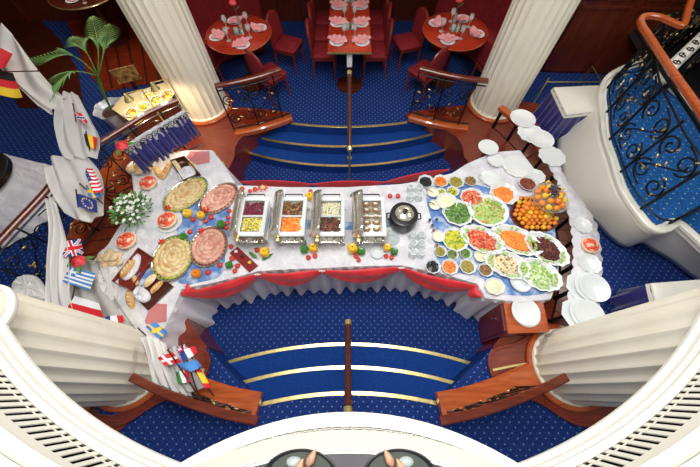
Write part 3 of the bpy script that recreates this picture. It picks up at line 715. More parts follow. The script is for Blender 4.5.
# red board with mushroom and lime
q=PL([(237.5,247),(258,266),(249.5,272),(229.7,253)],TZ+.012)
t=thing('serving_board',(q[0].x,q[0].y,TZ),'small dark red board of garnish set diagonally below the first chafing dish','board')
m=M(); m.prism(q,TZ,TZ+.012); m.build('board_top',mat('dark_red_board','8C1A1E',.35,coat=.3),t,smooth=False)
m=M(); m.bar([Vector((p.x,p.y,TZ+.012)) for p in q+q[:1]],.006,.01); m.build('board_rim',mahog,t)
for x,y,mt,nm,lb in ((236,251.5,china,'mushroom','white mushroom on the upper end of the red garnish board'),(249.5,262.5,f_yg[0],'lime_half','cut lime half on the lower end of the red garnish board')):
    c=P(x,y,TZ+.03); m=M(); m.lathe([(.006,.0),(.006,.012),(.018,.014),(.017,.024),(.010,.031),(.001,.033)],14,(c.x,c.y,TZ+.0125),cap1=False); tag(m.build(nm,mt),lb,'vegetable')
c=P(242,256,TZ+.02); m=M(); m.ell((c.x,c.y,TZ+.026),(.022,.018,.013),10,6,jit=.1); tag(m.build('dark_fig',f_beet[0]),'dark fig between mushroom and lime on the red board','fruit')

# ---- chafing dishes
def chafer(px_c,label):
    base=P(px_c,215,1.02); x0,y0=base.x,base.y
    t=thing('chafing_dish',(x0,y0,TZ),label,'chafing dish','four open chafing dishes along the buffet')
    W,L=.285,.46; zr=1.0
    # frame shell
    m=M()
    for z,i in ((TZ+.10,.02),(TZ+.11,0),(zr-.01,0),(zr,0)):
        pass
    m.bbox_((x0,y0,TZ+.155),(W-.03,L-.02,.13)); m.build('water_pan',chrome,t)
    m=M()  # rim frame made of four bars
    for sx in(-1,1): m.bbox_((x0+sx*(W/2-.02),y0,zr-.0),(.04,L,.022))
    for sy in(-1,1): m.bbox_((x0,y0+sy*(L/2-.025),zr-.0),(W-.08,.05,.022))
    m.bbox_((x0,y0,zr-.002),(W-.08,.022,.016))
    for sx in(-1,1): m.box((x0+sx*(W/2-.02),y0,zr-.06),(.02,L-.03,.11))
    for sy in(-1,1): m.box((x0,y0+sy*(L/2-.03),zr-.06),(W-.05,.02,.11))
    m.build('rim_frame',china,t,smooth=False)
    for sx in(-1,1):
        for sy in(-1,1):
            m=M(); m.tube([(x0+sx*.11,y0+sy*.19,zr-.1),(x0+sx*.125,y0+sy*.20,TZ+.06),(x0+sx*.13,y0+sy*.215,TZ+.008)],.010,8); m.ell((x0+sx*.13,y0+sy*.215,TZ+.012),(.016,.016,.012)); m.build('leg',chrome,t)
    m=M(); m.bbox_((x0,y0,TZ+.035),(W-.04,L-.06,.012)); m.build('lower_shelf',steel,t)
    for sy in(-1,1):
        m=M(); m.lathe([(.035,TZ+.042),(.037,TZ+.045),(.037,TZ+.08),(.02,TZ+.082),(.015,TZ+.076)],18,(x0,y0+sy*.09,0)); f=m.build('fuel_can',steel,t)
    # front handle and hinge blocks
    m=M(); yf=y0-L/2-.012; m.tube([(x0-.08,yf,zr-.03),(x0-.08,yf-.035,zr-.03),(x0+.08,yf-.035,zr-.03),(x0+.08,yf,zr-.03)],.008,8); m.build('front_handle',chrome,t)
    m=M()
    for q in (-.11,-.04,.04,.11): m.ell((x0+q,yf-.004,zr-.075),(.018,.022,.025),10,6)
    m.tube([(x0-.13,yf-.01,zr-.10),(x0+.13,yf-.01,zr-.10)],.009,8); m.build('front_bracket',chrome,t)
    m=M(); m.tube([(x0-.09,y0+L/2,zr-.02),(x0-.09,y0+L/2+.03,zr-.0),(x0+.09,y0+L/2+.03,zr-.0),(x0+.09,y0+L/2,zr-.02)],.007,8); m.build('rear_handle',iron,t)
    # roll-top lid swung open, standing at left side
    m=M(); rs=[]
    for j in range(9):
        yy=y0-L/2+.0+(L)*j/8; ring=[]
        for k in range(13):
            a=PI*(.98-.52*k/12)
            rr_=.095
            ring.append(Vector((x0-.10+rr_*math.cos(a),yy,zr-.01+1.5*rr_*math.sin(a))))
        rs.append(ring)
    m.loft(rs,False,False,closed=False); lid=m.build('roll_top_lid',chrome,t,solid=.005)
    for sy in(-1,1):
        m=M(); n=12; pts=[(x0-.10,y0+sy*L/2,zr-.01)]+[(x0-.10+.095*math.cos(PI*(.98-.52*k/n)),y0+sy*L/2,zr-.01+.1425*math.sin(PI*(.98-.52*k/n))) for k in range(n+1)]
        m.add(pts,[tuple(range(len(pts)))]); m.build('lid_end_plate',chrome,lid,smooth=False,solid=.005)
    m=M(); m.tube([(x0-.105,y0-.1,zr+.13),(x0-.10,y0-.1,zr+.155),(x0-.10,y0+.1,zr+.155),(x0-.105,y0+.1,zr+.13)],.006,8); m.build('lid_handle',steel,lid)
    m=M(); m.lathe([(.02,0),(.026,.006),(.024,.014),(.008,.02)],16,(x0-.13,y0-L/2-.02,zr-.03)); m.build('brass_knob',brass,t)
    return x0,y0,zr,W,L
def panfood(x0,y0,zr,W,L,half,mats,label,name,ps=.011,n=190,fine=False):
    y=y0+(half*(L-.1)/4 if half else 0); hy=(L-.1)/4-.012 if half else (L-.1)/2
    hx=W/2-.045; m=M(); m.box((x0,y,zr-.028),(2*hx,2*hy,.02))
    for i in range(n):
        m.cm=R_.randrange(len(mats)); k=ps*R_.uniform(.7,1.3)
        m.ell((x0+R_.uniform(-hx,hx)*.94,y+R_.uniform(-hy,hy)*.94,zr-.016+R_.uniform(-.004,.006)),(k*1.4,k,k*.6),6,4,rz=R_.uniform(0,PI))
    tag(m.build(name,mats),label,'food',None,'stuff')
A=chafer(252,'open chafing dish of red cabbage and yellow corn, leftmost of the four')
panfood(*A,1,f_purple,'purple-red cabbage in the back pan of the leftmost chafing dish','red_cabbage')
panfood(*A,-1,f_corn,'yellow-green corn and peas in the front pan of the leftmost chafing dish','sweetcorn',.008,240)
A=chafer(291.5,'open chafing dish of brown stew and orange carrots, second from left')
panfood(*A,1,f_meat+f_brown,'brown meat stew in the back pan of the second chafing dish','meat_stew')
panfood(*A,-1,f_carrot,'bright orange carrots in the front pan of the second chafing dish','cooked_carrots',.012,200)
A=chafer(330.5,'open chafing dish of white rice and dark meat, third from left')
panfood(*A,1,f_rice,'white rice in the back pan of the third chafing dish','white_rice',.006,300)
panfood(*A,-1,f_meat,'dark brown meat in the front pan of the third chafing dish','braised_meat',.016,120)
A=chafer(371.5,'open chafing dish of stuffed rolls, rightmost beside the black kettle')
x0,y0,zr,W,L=A; m=M(); m.box((x0,y0,zr-.03),(W-.09,L-.1,.018)); tag(m.build('brown_gravy',f_brown[2]),'brown gravy under the rolls in the rightmost chafing dish','sauce',None,'stuff')
proto=None
for i in range(2):
    for j in range(5):
        c=Vector((x0-.047+.094*i,y0+.145-.0725*j,zr-.018)); lb='cream-topped brown roll, %s row from back, %s column of the rightmost chafing dish'%(['first','second','third','fourth','last'][j],['left','right'][i])
        if proto is None:
            proto=thing('stuffed_roll',c,lb,'food','stuffed rolls in the last chafing dish')
            m=M(); m.ell(c+Vector((0,0,.008)),(.042,.028,.018),12,8); m.build('roll',f_brown[0],proto)
            m=M(); m.ell(c+Vector((0,.004,.022)),(.022,.012,.007),10,6,jit=.1); m.build('cream_topping',f_cream[0],proto)
        else: dup(proto,c,R_.uniform(-.2,.2),lb)

# ---- soup kettle
c=P(405,212,1.0); t=thing('soup_kettle',(c.x,c.y,TZ),'black electric soup kettle with chrome lid, right of the chafing dishes','kettle')
m=M(); m.lathe([(.115,TZ),(.13,TZ+.01),(.145,TZ+.06),(.148,TZ+.17),(.142,TZ+.2),(.12,TZ+.205)],48,(c.x,c.y,0)); m.build('kettle_body',blackm,t)
m=M(); m.lathe([(.092,TZ+.205),(.096,TZ+.215),(.09,TZ+.222),(.072,TZ+.222),(.068,TZ+.214),(.05,TZ+.222),(.02,TZ+.232),(.001,TZ+.233)],48,(c.x,c.y,0),cap1=False); lid=m.build('kettle_lid',chrome,t)
m=M(); m.lathe([(.012,TZ+.236),(.010,TZ+.25),(.026,TZ+.256),(.024,TZ+.266),(.001,TZ+.27)],20,(c.x,c.y,0),cap1=False); m.build('lid_knob',blackm,lid)
for s_ in(-1,1):
    m=M(); m.tube([(c.x+s_*.145,c.y-.04,TZ+.15),(c.x+s_*.175,c.y-.03,TZ+.155),(c.x+s_*.175,c.y+.03,TZ+.155),(c.x+s_*.145,c.y+.04,TZ+.15)],.008); m.build('side_handle',blackm,t)
# ---- upturned glasses in groups
gp=None
def tumbler(px,py,lb,g,r=4.4):
    global gp
    c=P(px,py,TZ+.09)
    if gp is None:
        gp=thing('glass_tumbler',(c.x,c.y,TZ),lb,'glass',g)
        m=M(); m.lathe([(.041,TZ+.001),(.043,TZ+.002),(.036,TZ+.088),(.033,TZ+.092),(.001,TZ+.092)],24,(c.x,c.y,0),cap0=False,cap1=False); m.lathe([(.030,TZ+.012),(.034,TZ+.003)],24,(c.x,c.y,0),cap0=False,cap1=False); m.build('glass_wall',glass,gp)
        m=M(); m.tube([(c.x+.033*math.cos(2*PI*i/20),c.y+.033*math.sin(2*PI*i/20),TZ+.09) for i in range(20)],.004,6,True); m.build('glass_foot',china,gp)
    else: dup(gp,(c.x,c.y,TZ),0,lb,None,g)
rw=['back','middle','front']
for j,y in enumerate((234,242.6,252)):
    for i,x in enumerate((413.5,422)): tumbler(x,y,'upturned glass tumbler, %s row %s one of the six left of the salad bowls'%(rw[j],['left','right'][i]),'six upturned glasses left of the salads')
for j,y in enumerate((186.5,194.5)):
    for i,x in enumerate((411,419.5)): tumbler(x,y,'upturned glass tumbler, %s %s of the four behind the kettle'%(['back','front'][j],['left','right'][i]),'four upturned glasses behind the kettle')
# small shakers
for x,y,mt,lb in ((430,219.5,blackm,'black pepper shaker left of the green bean salad, upper left of three'),(437,219,blackm,'black pepper shaker left of the green bean salad, upper right of three'),(432.5,225,blackm,'black pepper shaker left of the green bean salad, lowest of three'),(434,230,f_nut[1],'red-brown spice jar just below the pepper shakers'),(437,245,f_nut[1],'red-brown spice jar between sauce bowl and yellow relish'),(473,221,f_black[0],'small dark bottle between lettuce bowl and tomato platter')):
    c=P(x,y,TZ+.06); t=thing('shaker',(c.x,c.y,TZ),lb,'shaker')
    m=M(); m.lathe([(.016,0),(.018,.004),(.015,.03),(.013,.045)],14,(c.x,c.y,TZ)); m.build('shaker_body',glass,t)
    m=M(); m.lathe([(.014,.045),(.016,.048),(.014,.062),(.001,.065)],14,(c.x,c.y,TZ),cap1=False); m.build('shaker_cap',mt,t)

# ---- fruit bowl and fruit pile
zb=TZ+.16; c=P(551,197,zb+.05); fb=thing('fruit_bowl',(c.x,c.y,TZ),'large footed glass bowl of oranges and grapes at the right end of the buffet','bowl')
m=M(); m.lathe([(.07,TZ),(.07,TZ+.01),(.02,TZ+.03),(.02,TZ+.09)],28,(c.x,c.y,0)); m.build('bowl_foot',glass,fb)
m=M(); m.lathe([(.02,TZ+.09),(.09,TZ+.105),(.16,TZ+.15),(.19,TZ+.20),(.186,TZ+.20),(.155,TZ+.155),(.085,TZ+.113),(.001,TZ+.10)],40,(c.x,c.y,0),cap1=False); m.build('bowl_body',glass,fb)
orange=mat('orange_peel','F08A1A',.4,col2='F6A32C',nscale=12,bump=.25,bscale=90)
lemon=mat('lemon_peel','F2C026',.4,col2='F7D24A',nscale=12,bump=.25,bscale=90)
peach=mat('peach_skin','EE7434',.5,col2='F4A04A',nscale=8)
def fruit(name,mt,c,r,lb,g,cache={}):
    k=(name)
    if k not in cache:
        t=thing(name,c,lb,'fruit',g)
        m=M(); m.lathe([(.001,-1),(.5,-.88),(.87,-.5),(1,0),(.87,.5),(.5,.86),(.12,.96),(.001,.93)],16,cap0=False,cap1=False)
        for v in m.v: v*=1
        o=m.build('peel',mt,None,origin=(0,0,0)); o.parent=t; o.location=(0,0,0)
        m=M(); m.lathe([(.08,.93),(.09,.98),(.04,1.02),(.001,1.03)],7,cap1=False); o=m.build('stem',stemg,None,origin=(0,0,0)); o.parent=t; o.location=(0,0,0)
        t.scale=(r,r,r*.95); cache[k]=t; return t
    return dup(cache[k],c,R_.uniform(0,6),lb,(r,r,r*.95),g)
names=['orange','lemon','peach']; mts={'orange':orange,'lemon':lemon,'peach':peach}
i=0
dirs=['left side','front left','front','front right','right side','back right','back','back left']
for ring,cnt,zz in ((.135,11,TZ+.205),(.075,6,TZ+.235)):
    for j in range(cnt):
        a=PI+2*PI*j/cnt; nm=names[(j*2+i)%3]; sec=dirs[int(((a-PI)/(2*PI))*8+.5)%8]
        fruit(nm,mts[nm],(c.x+ring*math.cos(a),c.y+ring*math.sin(a),zz),.033,'%s at the %s of the %s ring in the glass fruit bowl'%(nm,sec,'outer' if ring>.1 else 'inner'),'fruit in the glass bowl')
    i+=1
grp=mat('black_grape','2A2438',.3,col2='3C3450',nscale=10,coat=.3)
t=thing('grape_bunch',(c.x,c.y+.02,TZ+.25),'bunch of dark grapes on top of the glass fruit bowl','fruit')
for i in range(34):
    a=R_.uniform(0,2*PI); q=R_.uniform(0,.085); 
    m=M(); m.ell((c.x+q*math.cos(a),c.y+.035+q*.8*math.sin(a),TZ+.272+.03*(1-q/.09)+R_.uniform(0,.008)),.013,8,6); m.build('grape',grp,t)
m=M(); m.tube([(c.x,c.y+.03,TZ+.29),(c.x+.01,c.y+.05,TZ+.33),(c.x+.04,c.y+.06,TZ+.34)],.004); m.build('stalk',stemg,t)
# banana-yellow and red slices scattered on top
for i,(dx,dy) in enumerate(((-.02,.14),(.10,.05),(.06,-.05),(-.05,-.02))):
    m=M(); m.tube([(c.x+dx-.03,c.y+dy,TZ+.265),(c.x+dx,c.y+dy+.012,TZ+.28),(c.x+dx+.03,c.y+dy,TZ+.265)],[.004,.014,.004],8)
    tag(m.build('lemon_wedge',lemon),'lemon wedge at the %s of the grapes on the fruit bowl'%['back','right','front right','front left'][i],'fruit')
# pile of kumquats and small fruit, beside the bowl
cnt=0; pc=P(531,214,TZ+.03)
fx=PL([(515,200),(528,199),(546,212),(557,220),(553,229),(536,233),(519,229),(510,214)],TZ)
t=thing('fruit_tray',(pc.x,pc.y,TZ),'dark wooden tray under the heap of small oranges beside the glass bowl','tray')
m=M(); m.prism(resample(catmull(fx,5,True),.03,True),TZ+.001,TZ+.014); m.build('tray_base',dkwood,t,smooth=False)
m=M(); m.bar([Vector((p.x,p.y,TZ+.014)) for p in (lambda q:q+q[:1])(resample(catmull(fx,5,True),.03,True))],.010,.016); m.build('tray_rim',mahog,t)
for ly in range(3):
    q=0
    for iy in range(8):
        for ix in range(10):
            p=Vector((pc.x-.21+ix*.057+(iy%2)*.028+ly*.02+R_.uniform(-.004,.004),pc.y-.17+iy*.052+ly*.015,TZ+.043+ly*.038))
            sc=Vector(((p.x-pc.x)*(1+.35*ly)+pc.x,(p.y-pc.y)*(1+.35*ly)+pc.y,0))
            shr=[Vector((pc.x,pc.y,0))+(Vector((f.x,f.y,0))-Vector((pc.x,pc.y,0)))*.96 for f in fx]
            if inpoly(sc,shr):
                nm=['orange','peach','lemon','orange'][R_.randrange(4)]
                hp=['left','middle','right'][min(2,max(0,int((p.x-pc.x+.21)/.14)))]; vp=['front','centre','back'][min(2,max(0,int((p.y-pc.y+.15)/.1)))]
                fruit(nm,mts[nm],p,R_.uniform(.023,.0285),'small %s in the heap on the wooden tray, %s %s, %s layer'%(nm,vp,hp,['bottom','middle','top'][ly]),'small fruit heaped on the tray'); cnt+=1
print('fruit',cnt)

# ================================================================= BREAD SECTION (left)
def loaf(a,b,w,lb,z=TZ,mt=None,name='bread_loaf',slits=4,h=.8):
    w*=.85
    A_=P(*a,z+w*.5); B_=P(*b,z+w*.5); d=B_-A_; t=thing(name,(A_.x,A_.y,z),lb,'bread')
    n=12; up=Vector((0,0,1)); u=d.normalized(); sd=Vector((-u.y,u.x,0)); rs=[]
    for i in range(n+1):
        f=i/n; rr=w*(max(.05,math.sin(PI*(.04+.92*f)))**.45)
        cc=A_+d*f; cc.z=z+.001
        rs.append([cc+sd*rr*math.cos(2*PI*k/12)+up*(rr*h*(.85+ (math.sin(2*PI*k/12)))*.54 if True else 0) for k in range(12)])
    m=M(); m.loft(rs); m.build('crust',mt or crust,t)
    for i in range(slits):
        f=(i+1)/(slits+1); cc=A_+d*f; m=M(); m.ell((cc.x,cc.y,z+w*h*.985),(w*.6,w*.16,w*.06),8,4,rz=math.atan2(d.y,d.x)+.9); m.build('scored_slit',crust2,t)
    return t
def roll(px,py,r,lb,g,z=TZ,mt=None,cache={}):
    s=r*S(px,py,z); c=P(px,py,z+s*.3); 
    if 'p' not in cache:
        t=thing('bread_roll',(c.x,c.y,z),lb,'bread',g); m=M(); m.lathe([(.7,0),(.95,.2),(1,.45),(.8,.8),(.4,.98),(.001,1.0)],14,cap1=False); o=m.build('crust',crust2,None,origin=(0,0,0)); o.parent=t; o.location=(0,0,0)
        m=M(); m.ell((0,0,.97),(.45,.12,.08),8,4); o=m.build('scored_slit',crust,None,origin=(0,0,0)); o.parent=t; o.location=(0,0,0)
        t.scale=(s,s,s*.75); cache['p']=t
    else: dup(cache['p'],(c.x,c.y,z),R_.uniform(0,6),lb,(s,s,s*.75),g)
def boardbox(px,z0,h,lb,mt,name='bread_tray',wall=.022):
    q=PL(px,z0+h); c=sum(q,Vector())/len(q); t=thing(name,(c.x,c.y,z0),lb,'tray')
    m=M(); m.prism(q,z0+.001,z0+.014); m.build('tray_base',mt,t,smooth=False)
    m=M(); m.bar([Vector((p.x,p.y,z0+h/2+.002)) for p in q+q[:1]],.012,h); m.build('tray_sides',mt,t,smooth=False)
redwood=wood('red_tray_wood','6E1E12','86281A')
# napkins and cloths under bread
def lump(px,z,h,mt,name,lb,cat='napkin',jag=.4):
    pts=resample(catmull(PL(px,z),4,True),.025,True); c=sum(pts,Vector())/len(pts); m=M(); rs=[]
    for f,hh in ((1,0),(.95,.5),(.75,.9),(.45,.8),(.2,.95)):
        rs.append([c+(p-c)*f+Vector((0,0,h*hh*(1-jag*R_.random()) if hh else .001)) for p in pts])
    m.loft(rs,True,True); o=m.build(name,mt); tag(o,lb,cat); return o
boardbox([(138,248),(152,257),(130,289),(112,281)],TZ,.06,'dark red wooden bread tray set diagonally beside the front fish platter',redwood)
lump([(133,254),(141,256),(138,270),(128,280),(121,277),(124,262)],TZ+.016,.03,linen,'white_napkin','white napkin lining the dark red bread tray')
loaf((120,277),(133,259),.055,'golden sliced loaf in the dark red bread tray',TZ+.03,mt=crust)
boardbox([(157,273),(172,286),(147,309),(136,298)],TZ,.03,'dark brown wooden bread tray nearest the lower left table corner',dkwood)
lump([(140,272),(150,268),(152,276),(138,288),(133,282)],TZ+.001,.02,bluetulle,'blue_napkin','blue and white cloth between the two bread trays')
lump([(135,290),(140,286),(150,293),(150,300),(143,303),(134,297)],TZ+.02,.05,linen,'white_napkin','white folded napkin on the dark brown bread tray')
loaf((144,286),(155,274),.05,'pale loaf on the dark brown bread tray, left one',TZ+.02,mt=crust2)
loaf((150,293),(162,281),.04,'brown loaf on the dark brown bread tray, right one',TZ+.02,mt=crust)
loaf((127,290),(132,308),.045,'brown loaf lying loose left of the dark brown tray',TZ,mt=crust)
loaf((133,275),(137,285),.03,'small loaf between the two bread trays',TZ+.03,mt=crust)
lump([(128,303),(140,305),(142,325),(128,322),(118,310)],TZ-.008,.02,tulle2,'gauze_cloth','thin white gauze crumpled at the lower left table corner','cloth')
lump([(100,268),(118,266),(120,290),(112,302),(100,290)],TZ-.008,.05,tulle2,'gauze_cloth','thin white gauze heaped left of the red bread tray','cloth')
lump([(140,190),(160,186),(166,200),(158,222),(150,238),(135,236),(140,215)],TZ-.009,.012,bluetulle if False else linen,'gauze_cloth','white gauze heaped between carved melons','cloth')
# roll basket lower
c=P(109,258,TZ+.02)
lump([(97,256),(102,250),(112,247),(122,251),(123,260),(116,267),(103,268),(97,264)],TZ-.006,.02,linen,'white_napkin','white napkin under the heap of pale rolls at the far left')
k=0
for (x,y,r,z) in ((102,258,5,.012),(109,253,5,.012),(117,256,5,.012),(104,264,4.6,.012),(112,262,5,.012),(119,262,4,.012),(107,257,4.6,.05),(113,257,4.6,.05)):
    k+=1; roll(x,y,r,'pale bread roll in the heap at the far left, %s'%['far left','back','back right','front left','front middle','front right','upper left','upper right'][k-1],'rolls heaped at the far left of the buffet',TZ+z)
# upper bread
boardbox([(170,160),(184,156),(199,173),(183,180)],TZ,.05,'dark wooden bread tray behind the back fish platter',dkwood)
lump([(178,172),(190,166),(196,173),(190,180),(179,180)],TZ+.02,.04,linen,'white_napkin','white napkin rolled on the tray behind the back fish platter')
loaf((173,160),(180,172),.04,'golden loaf on the tray behind the back fish platter',TZ+.02,mt=crust2)
loaf((189,160),(194,168),.03,'dark loaf at the right of the tray behind the back fish platter',TZ+.02,mt=crust)
loaf((154,166),(163,178),.05,'brown loaf at the upper left of the buffet, left one',TZ,mt=crust)
loaf((171,160),(162,178),.045,'brown loaf at the upper left of the buffet, right one',TZ+.0,mt=crust)
lump([(126,169),(134,161),(148,160),(153,166),(148,174),(132,175)],TZ-.006,.04,linen,'white_napkin','white napkin under bread slices at the upper left corner')
for k,(x,y) in enumerate(((131,169),(137,166),(143,165),(148,168),(139,171))): roll(x,y,4.4,'pale bread roll at the upper left corner of the buffet, %s'%['far left','second from left','middle','right','front'][k],'rolls at the upper left corner of the buffet',TZ+.04)
lump([(165,190),(168,180),(178,178),(182,186),(172,192)],TZ-.006,.02,linen,'white_napkin','white napkin tucked behind the back fish platter')
# pink placemats
for px,lb in (([(186,157),(190,151),(209,151),(209.5,162),(197,164.5)],'pink paper mat at the upper corner of the left table'),([(154.5,303),(166.6,304),(166,321.6),(146,324),(144.5,321),(148,311)],'pink paper mat at the lower corner of the left table')):
    m=M(); m.prism(PL(px,TZ),TZ-.0075,TZ-.004); tag(m.build('pink_mat',pinkm,smooth=False),lb,'mat')

# carved melons
def carved(px,py,r,lb,z=TZ,plate_=True):
    s=r*S(px,py,z); c=P(px,py,z+s*.6); t=thing('carved_melon',(c.x,c.y,z),lb,'carved melon')
    m=M(); m.lathe([(.5*s,z),(.85*s,z+.2*s),(s,z+.5*s),(.96*s,z+.62*s),(.75*s,z+.66*s),(.001,z+.66*s)],28,(c.x,c.y,0),cap1=False); m.build('rind',melon_rim,t)
    m=M(); m.lathe([(.88*s,z+.64*s),(.84*s,z+.69*s),(.001,z+.70*s)],28,(c.x,c.y,0),cap0=False,cap1=False); m.build('melon_flesh',melon,t)
    for ring,cnt,hh in ((.78,9,.62),(.52,7,.78),(.26,4,.9)):
        for i in range(cnt):
            a=2*PI*i/cnt+ring*3; m=M(); rot=Matrix.Rotation(a,3,'Z')@Matrix.Rotation(-.5,3,'Y')
            m.ell((c.x+ring*s*math.cos(a),c.y+ring*s*math.sin(a),z+hh*s),(.07*s,.27*s,.22*s),8,6,rot=rot); m.cm=0; m.build('petal',melon if (i+cnt)%3 else melon_rim,t)
    m=M(); m.ell((c.x,c.y,z+.95*s),(.14*s,.14*s,.14*s)); m.build('flower_heart',melon,t)
carved(147.5,182,8.5,'carved melon rose near the bread rolls, behind the white bouquet')
carved(125.5,240,9.5,'carved melon rose in front of the white bouquet')
dish(169,221,13,'white plate under the carved melon rose between fish platters',z=TZ,depth=.014,name='white_plate',cat='plate',flat=True)
carved(166.5,219.5,9.5,'carved melon rose on a white plate between the fish platters',z=TZ+.01)

# leaves helper
def leaf(m,a,b,w,bend=.0,n=6):
    a=Vector(a); b=Vector(b); d=b-a; sd=d.cross(Vector((0,0,1))); sd=sd.normalized() if sd.length>1e-6 else Vector((1,0,0))
    vs=[]; fs=[]
    for i in range(n+1):
        f=i/n; p=a+d*f+Vector((0,0,bend*math.sin(PI*f))); ww=w*math.sin(PI*(.06+.9*f))
        vs+=[p-sd*ww+Vector((0,0,ww*.4)),p,p+sd*ww+Vector((0,0,ww*.4))]
    for i in range(n):
        o=i*3; fs+=[(o,o+1,o+4,o+3),(o+1,o+2,o+5,o+4)]
    m.add(vs,fs)
# bouquet
c=P(131,210,TZ+.12); t=thing('flower_bouquet',(c.x,c.y,TZ-.008),'bushy bouquet of small white flowers and green leaves at the left end of the buffet','bouquet')
m=M(); m.lathe([(.05,TZ-.008),(.06,TZ),(.055,TZ+.08),(.065,TZ+.1)],20,(c.x,c.y,0)); m.build('vase',china,t)
m=M()
for i in range(260):
    a=R_.uniform(0,2*PI); e=R_.uniform(.0,1.2); rr=R_.uniform(.08,.20); p0=Vector((c.x,c.y,TZ+.08))
    dv=Vector((math.cos(a)*math.cos(e),math.sin(a)*math.cos(e),math.sin(e)*.7)); p1=p0+dv*rr; leaf(m,p1,p1+dv*.05+Vector((R_.uniform(-.03,.03),R_.uniform(-.03,.03),R_.uniform(-.01,.02))),.011,.006,4)
    if i%5==0: m.tube([p0,p1],.0016,4)
m.build('foliage',leafg,t)['kind']='stuff'
for i in range(62):
    a=R_.uniform(0,2*PI); e=R_.uniform(.15,1.35); rr=R_.uniform(.15,.22); dv=Vector((math.cos(a)*math.cos(e),math.sin(a)*math.cos(e),math.sin(e)*.75)); p=Vector((c.x,c.y,TZ+.09))+dv*rr
    m=M()
    for k in range(5):
        b_=2*PI*k/5; m.ell(p+Vector((math.cos(b_)*.010,math.sin(b_)*.010,.003)),(.011,.008,.005),6,4,rz=b_)
    m.build('flower_head',petalw,t)
# red roses
def rose(px,py,z,r,lb,stem_to=None,leaves=3):
    c=P(px,py,z); s=r*S(px,py,z); t=thing('red_rose',(c.x,c.y,z),lb,'flower')
    for ring,cnt in ((.75,6),(.45,5),(.15,3)):
        for i in range(cnt):
            a=2*PI*i/cnt+ring; m=M(); rot=Matrix.Rotation(a,3,'Z')@Matrix.Rotation(-.7+ring*.4,3,'Y')
            m.ell((c.x+ring*s*math.cos(a),c.y+ring*s*math.sin(a),z+.02+.02*(1-ring)),(.12*s,.42*s,.4*s),8,6,rot=rot); m.build('petal',petalr,t)
    m=M()
    for i in range(leaves):
        a=2*PI*i/leaves+.4; leaf(m,c+Vector((0,0,.0)),c+Vector((math.cos(a)*s*2.0,math.sin(a)*s*2.0,.0)),s*.35,.01)
    if stem_to is not None: m.tube([c,(c+stem_to)/2+Vector((0,0,.02)),stem_to],.004)
    m.build('leaves',leafg,t)
rose(123,147,1.28,6.5,'red rose tied to the rail beside the navy drape',P(133,153,1.25))
rose(80,262,.95,7,'red rose below the union flag at the lower left',P(98,262,.80),4)
sheet([(584,195),(600,205)]+[(604,240),(598,262),(585,255),(578,220)],.872,'lace_cloth',linen,'strip of white lace on the ledge behind the carved melon','cloth') if False else None

# ================================================================= RIGHT LEDGE, PLATES, CABINET
def arcprism(name,r0,r1,a0,a1,z0,z1,mt,parent=None):
    m=M(); m.prism(ring_sector(r0,r1,rad(a0),rad(a1),0,0,50),z0,z1); return m.build(name,mt,parent,smooth=False)
p0=circ(C0,2.5,rad(-32),rad(42),2)[1]
t=thing('plate_ledge',(p0.x,p0.y,.465),'curved ledge with scalloped white cloth around the right end of the buffet','ledge')
arcprism('ledge_board',2.37,2.46,-33,35,.80,.835,mahog2,t)
m=M(); nn=260; rs=[[],[]]
for i in range(nn+1):
    a=rad(-33+45*i/nn); sc=.018*abs(math.sin(i*.19)); 
    for q,rr_ in enumerate((2.36-sc,2.61+sc-.15*min(1,max(0,(math.degrees(a)+8)/12)))): rs[q].append(Vector((C0[0]+rr_*math.cos(a),C0[1]+rr_*math.sin(a),.838+.003*math.sin(i*.5))))
m.loft(rs,False,False,closed=False); m.build('lace_cloth',linen,t,solid=.004)
m=M(); q=circ(C0,2.42,rad(-33),rad(34),10)
for p in q: m.lathe([(.03,.466),(.022,.5),(.02,.7),(.03,.8)],12,(p.x,p.y,0))
for zz in (.5,.76): m.tube([Vector((p.x,p.y,zz)) for p in circ(C0,2.42,rad(-33),rad(34),40)],.01)
m.build('ledge_posts',iron,t)
zl=.842
rp=[(595,287,15,'round','white dinner plate, topmost of the upper stack on the right ledge',2),(590,314,15,'round','white dinner plate, topmost of the lower stack on the right ledge',2),
    (523,118,12.5,'round','round white plate at the back of the right ledge, beside the column',1),(541.5,138.5,12.5,'round','round white plate in front of the one beside the back right column',1)]
for x,y,r,k,lb,n_ in rp:
    if n_==2: plate(x-12,y+0,16,zl,'white octagonal plate partly under the %s stack on the right ledge'%('upper' if y<300 else 'lower'),'oct'); plate(x-4,y,15.5,zl+.018,'white dinner plate under the topmost of the %s stack on the right ledge'%('upper' if y<300 else 'lower')); plate(x,y,r,zl+.026,lb)
    else: plate(x,y,r,zl+.006,lb)
plate(531,133,13,zl,'white scalloped plate between the two round plates on the ledge','scal'); plate(552,156,13,zl,'white scalloped plate on the ledge beside the staircase wall','scal'); plate(590,263,11,zl,'white scalloped plate on the ledge below the carved melon','scal'); plate(583,225,9,zl,'white scalloped plate on the ledge above the carved melon','scal')
plate(488.5,147,10,.82,'round white plate above the wooden ledge beside the back right column'); 
m=M(); c=P(488.5,147,.815); m.lathe([(.07,.50),(.05,.52),(.03,.6),(.035,.78),(.08,.815)],20,(c.x,c.y,0)); tag(m.build('plate_stand',mahog),'wooden stand carrying the round plate beside the back right column','stand')
plate(496,160,8.5,TZ+.02,'round white plate at the back right corner of the buffet')
carved(591,245,8.5,'carved melon rose on the right ledge',z=zl)
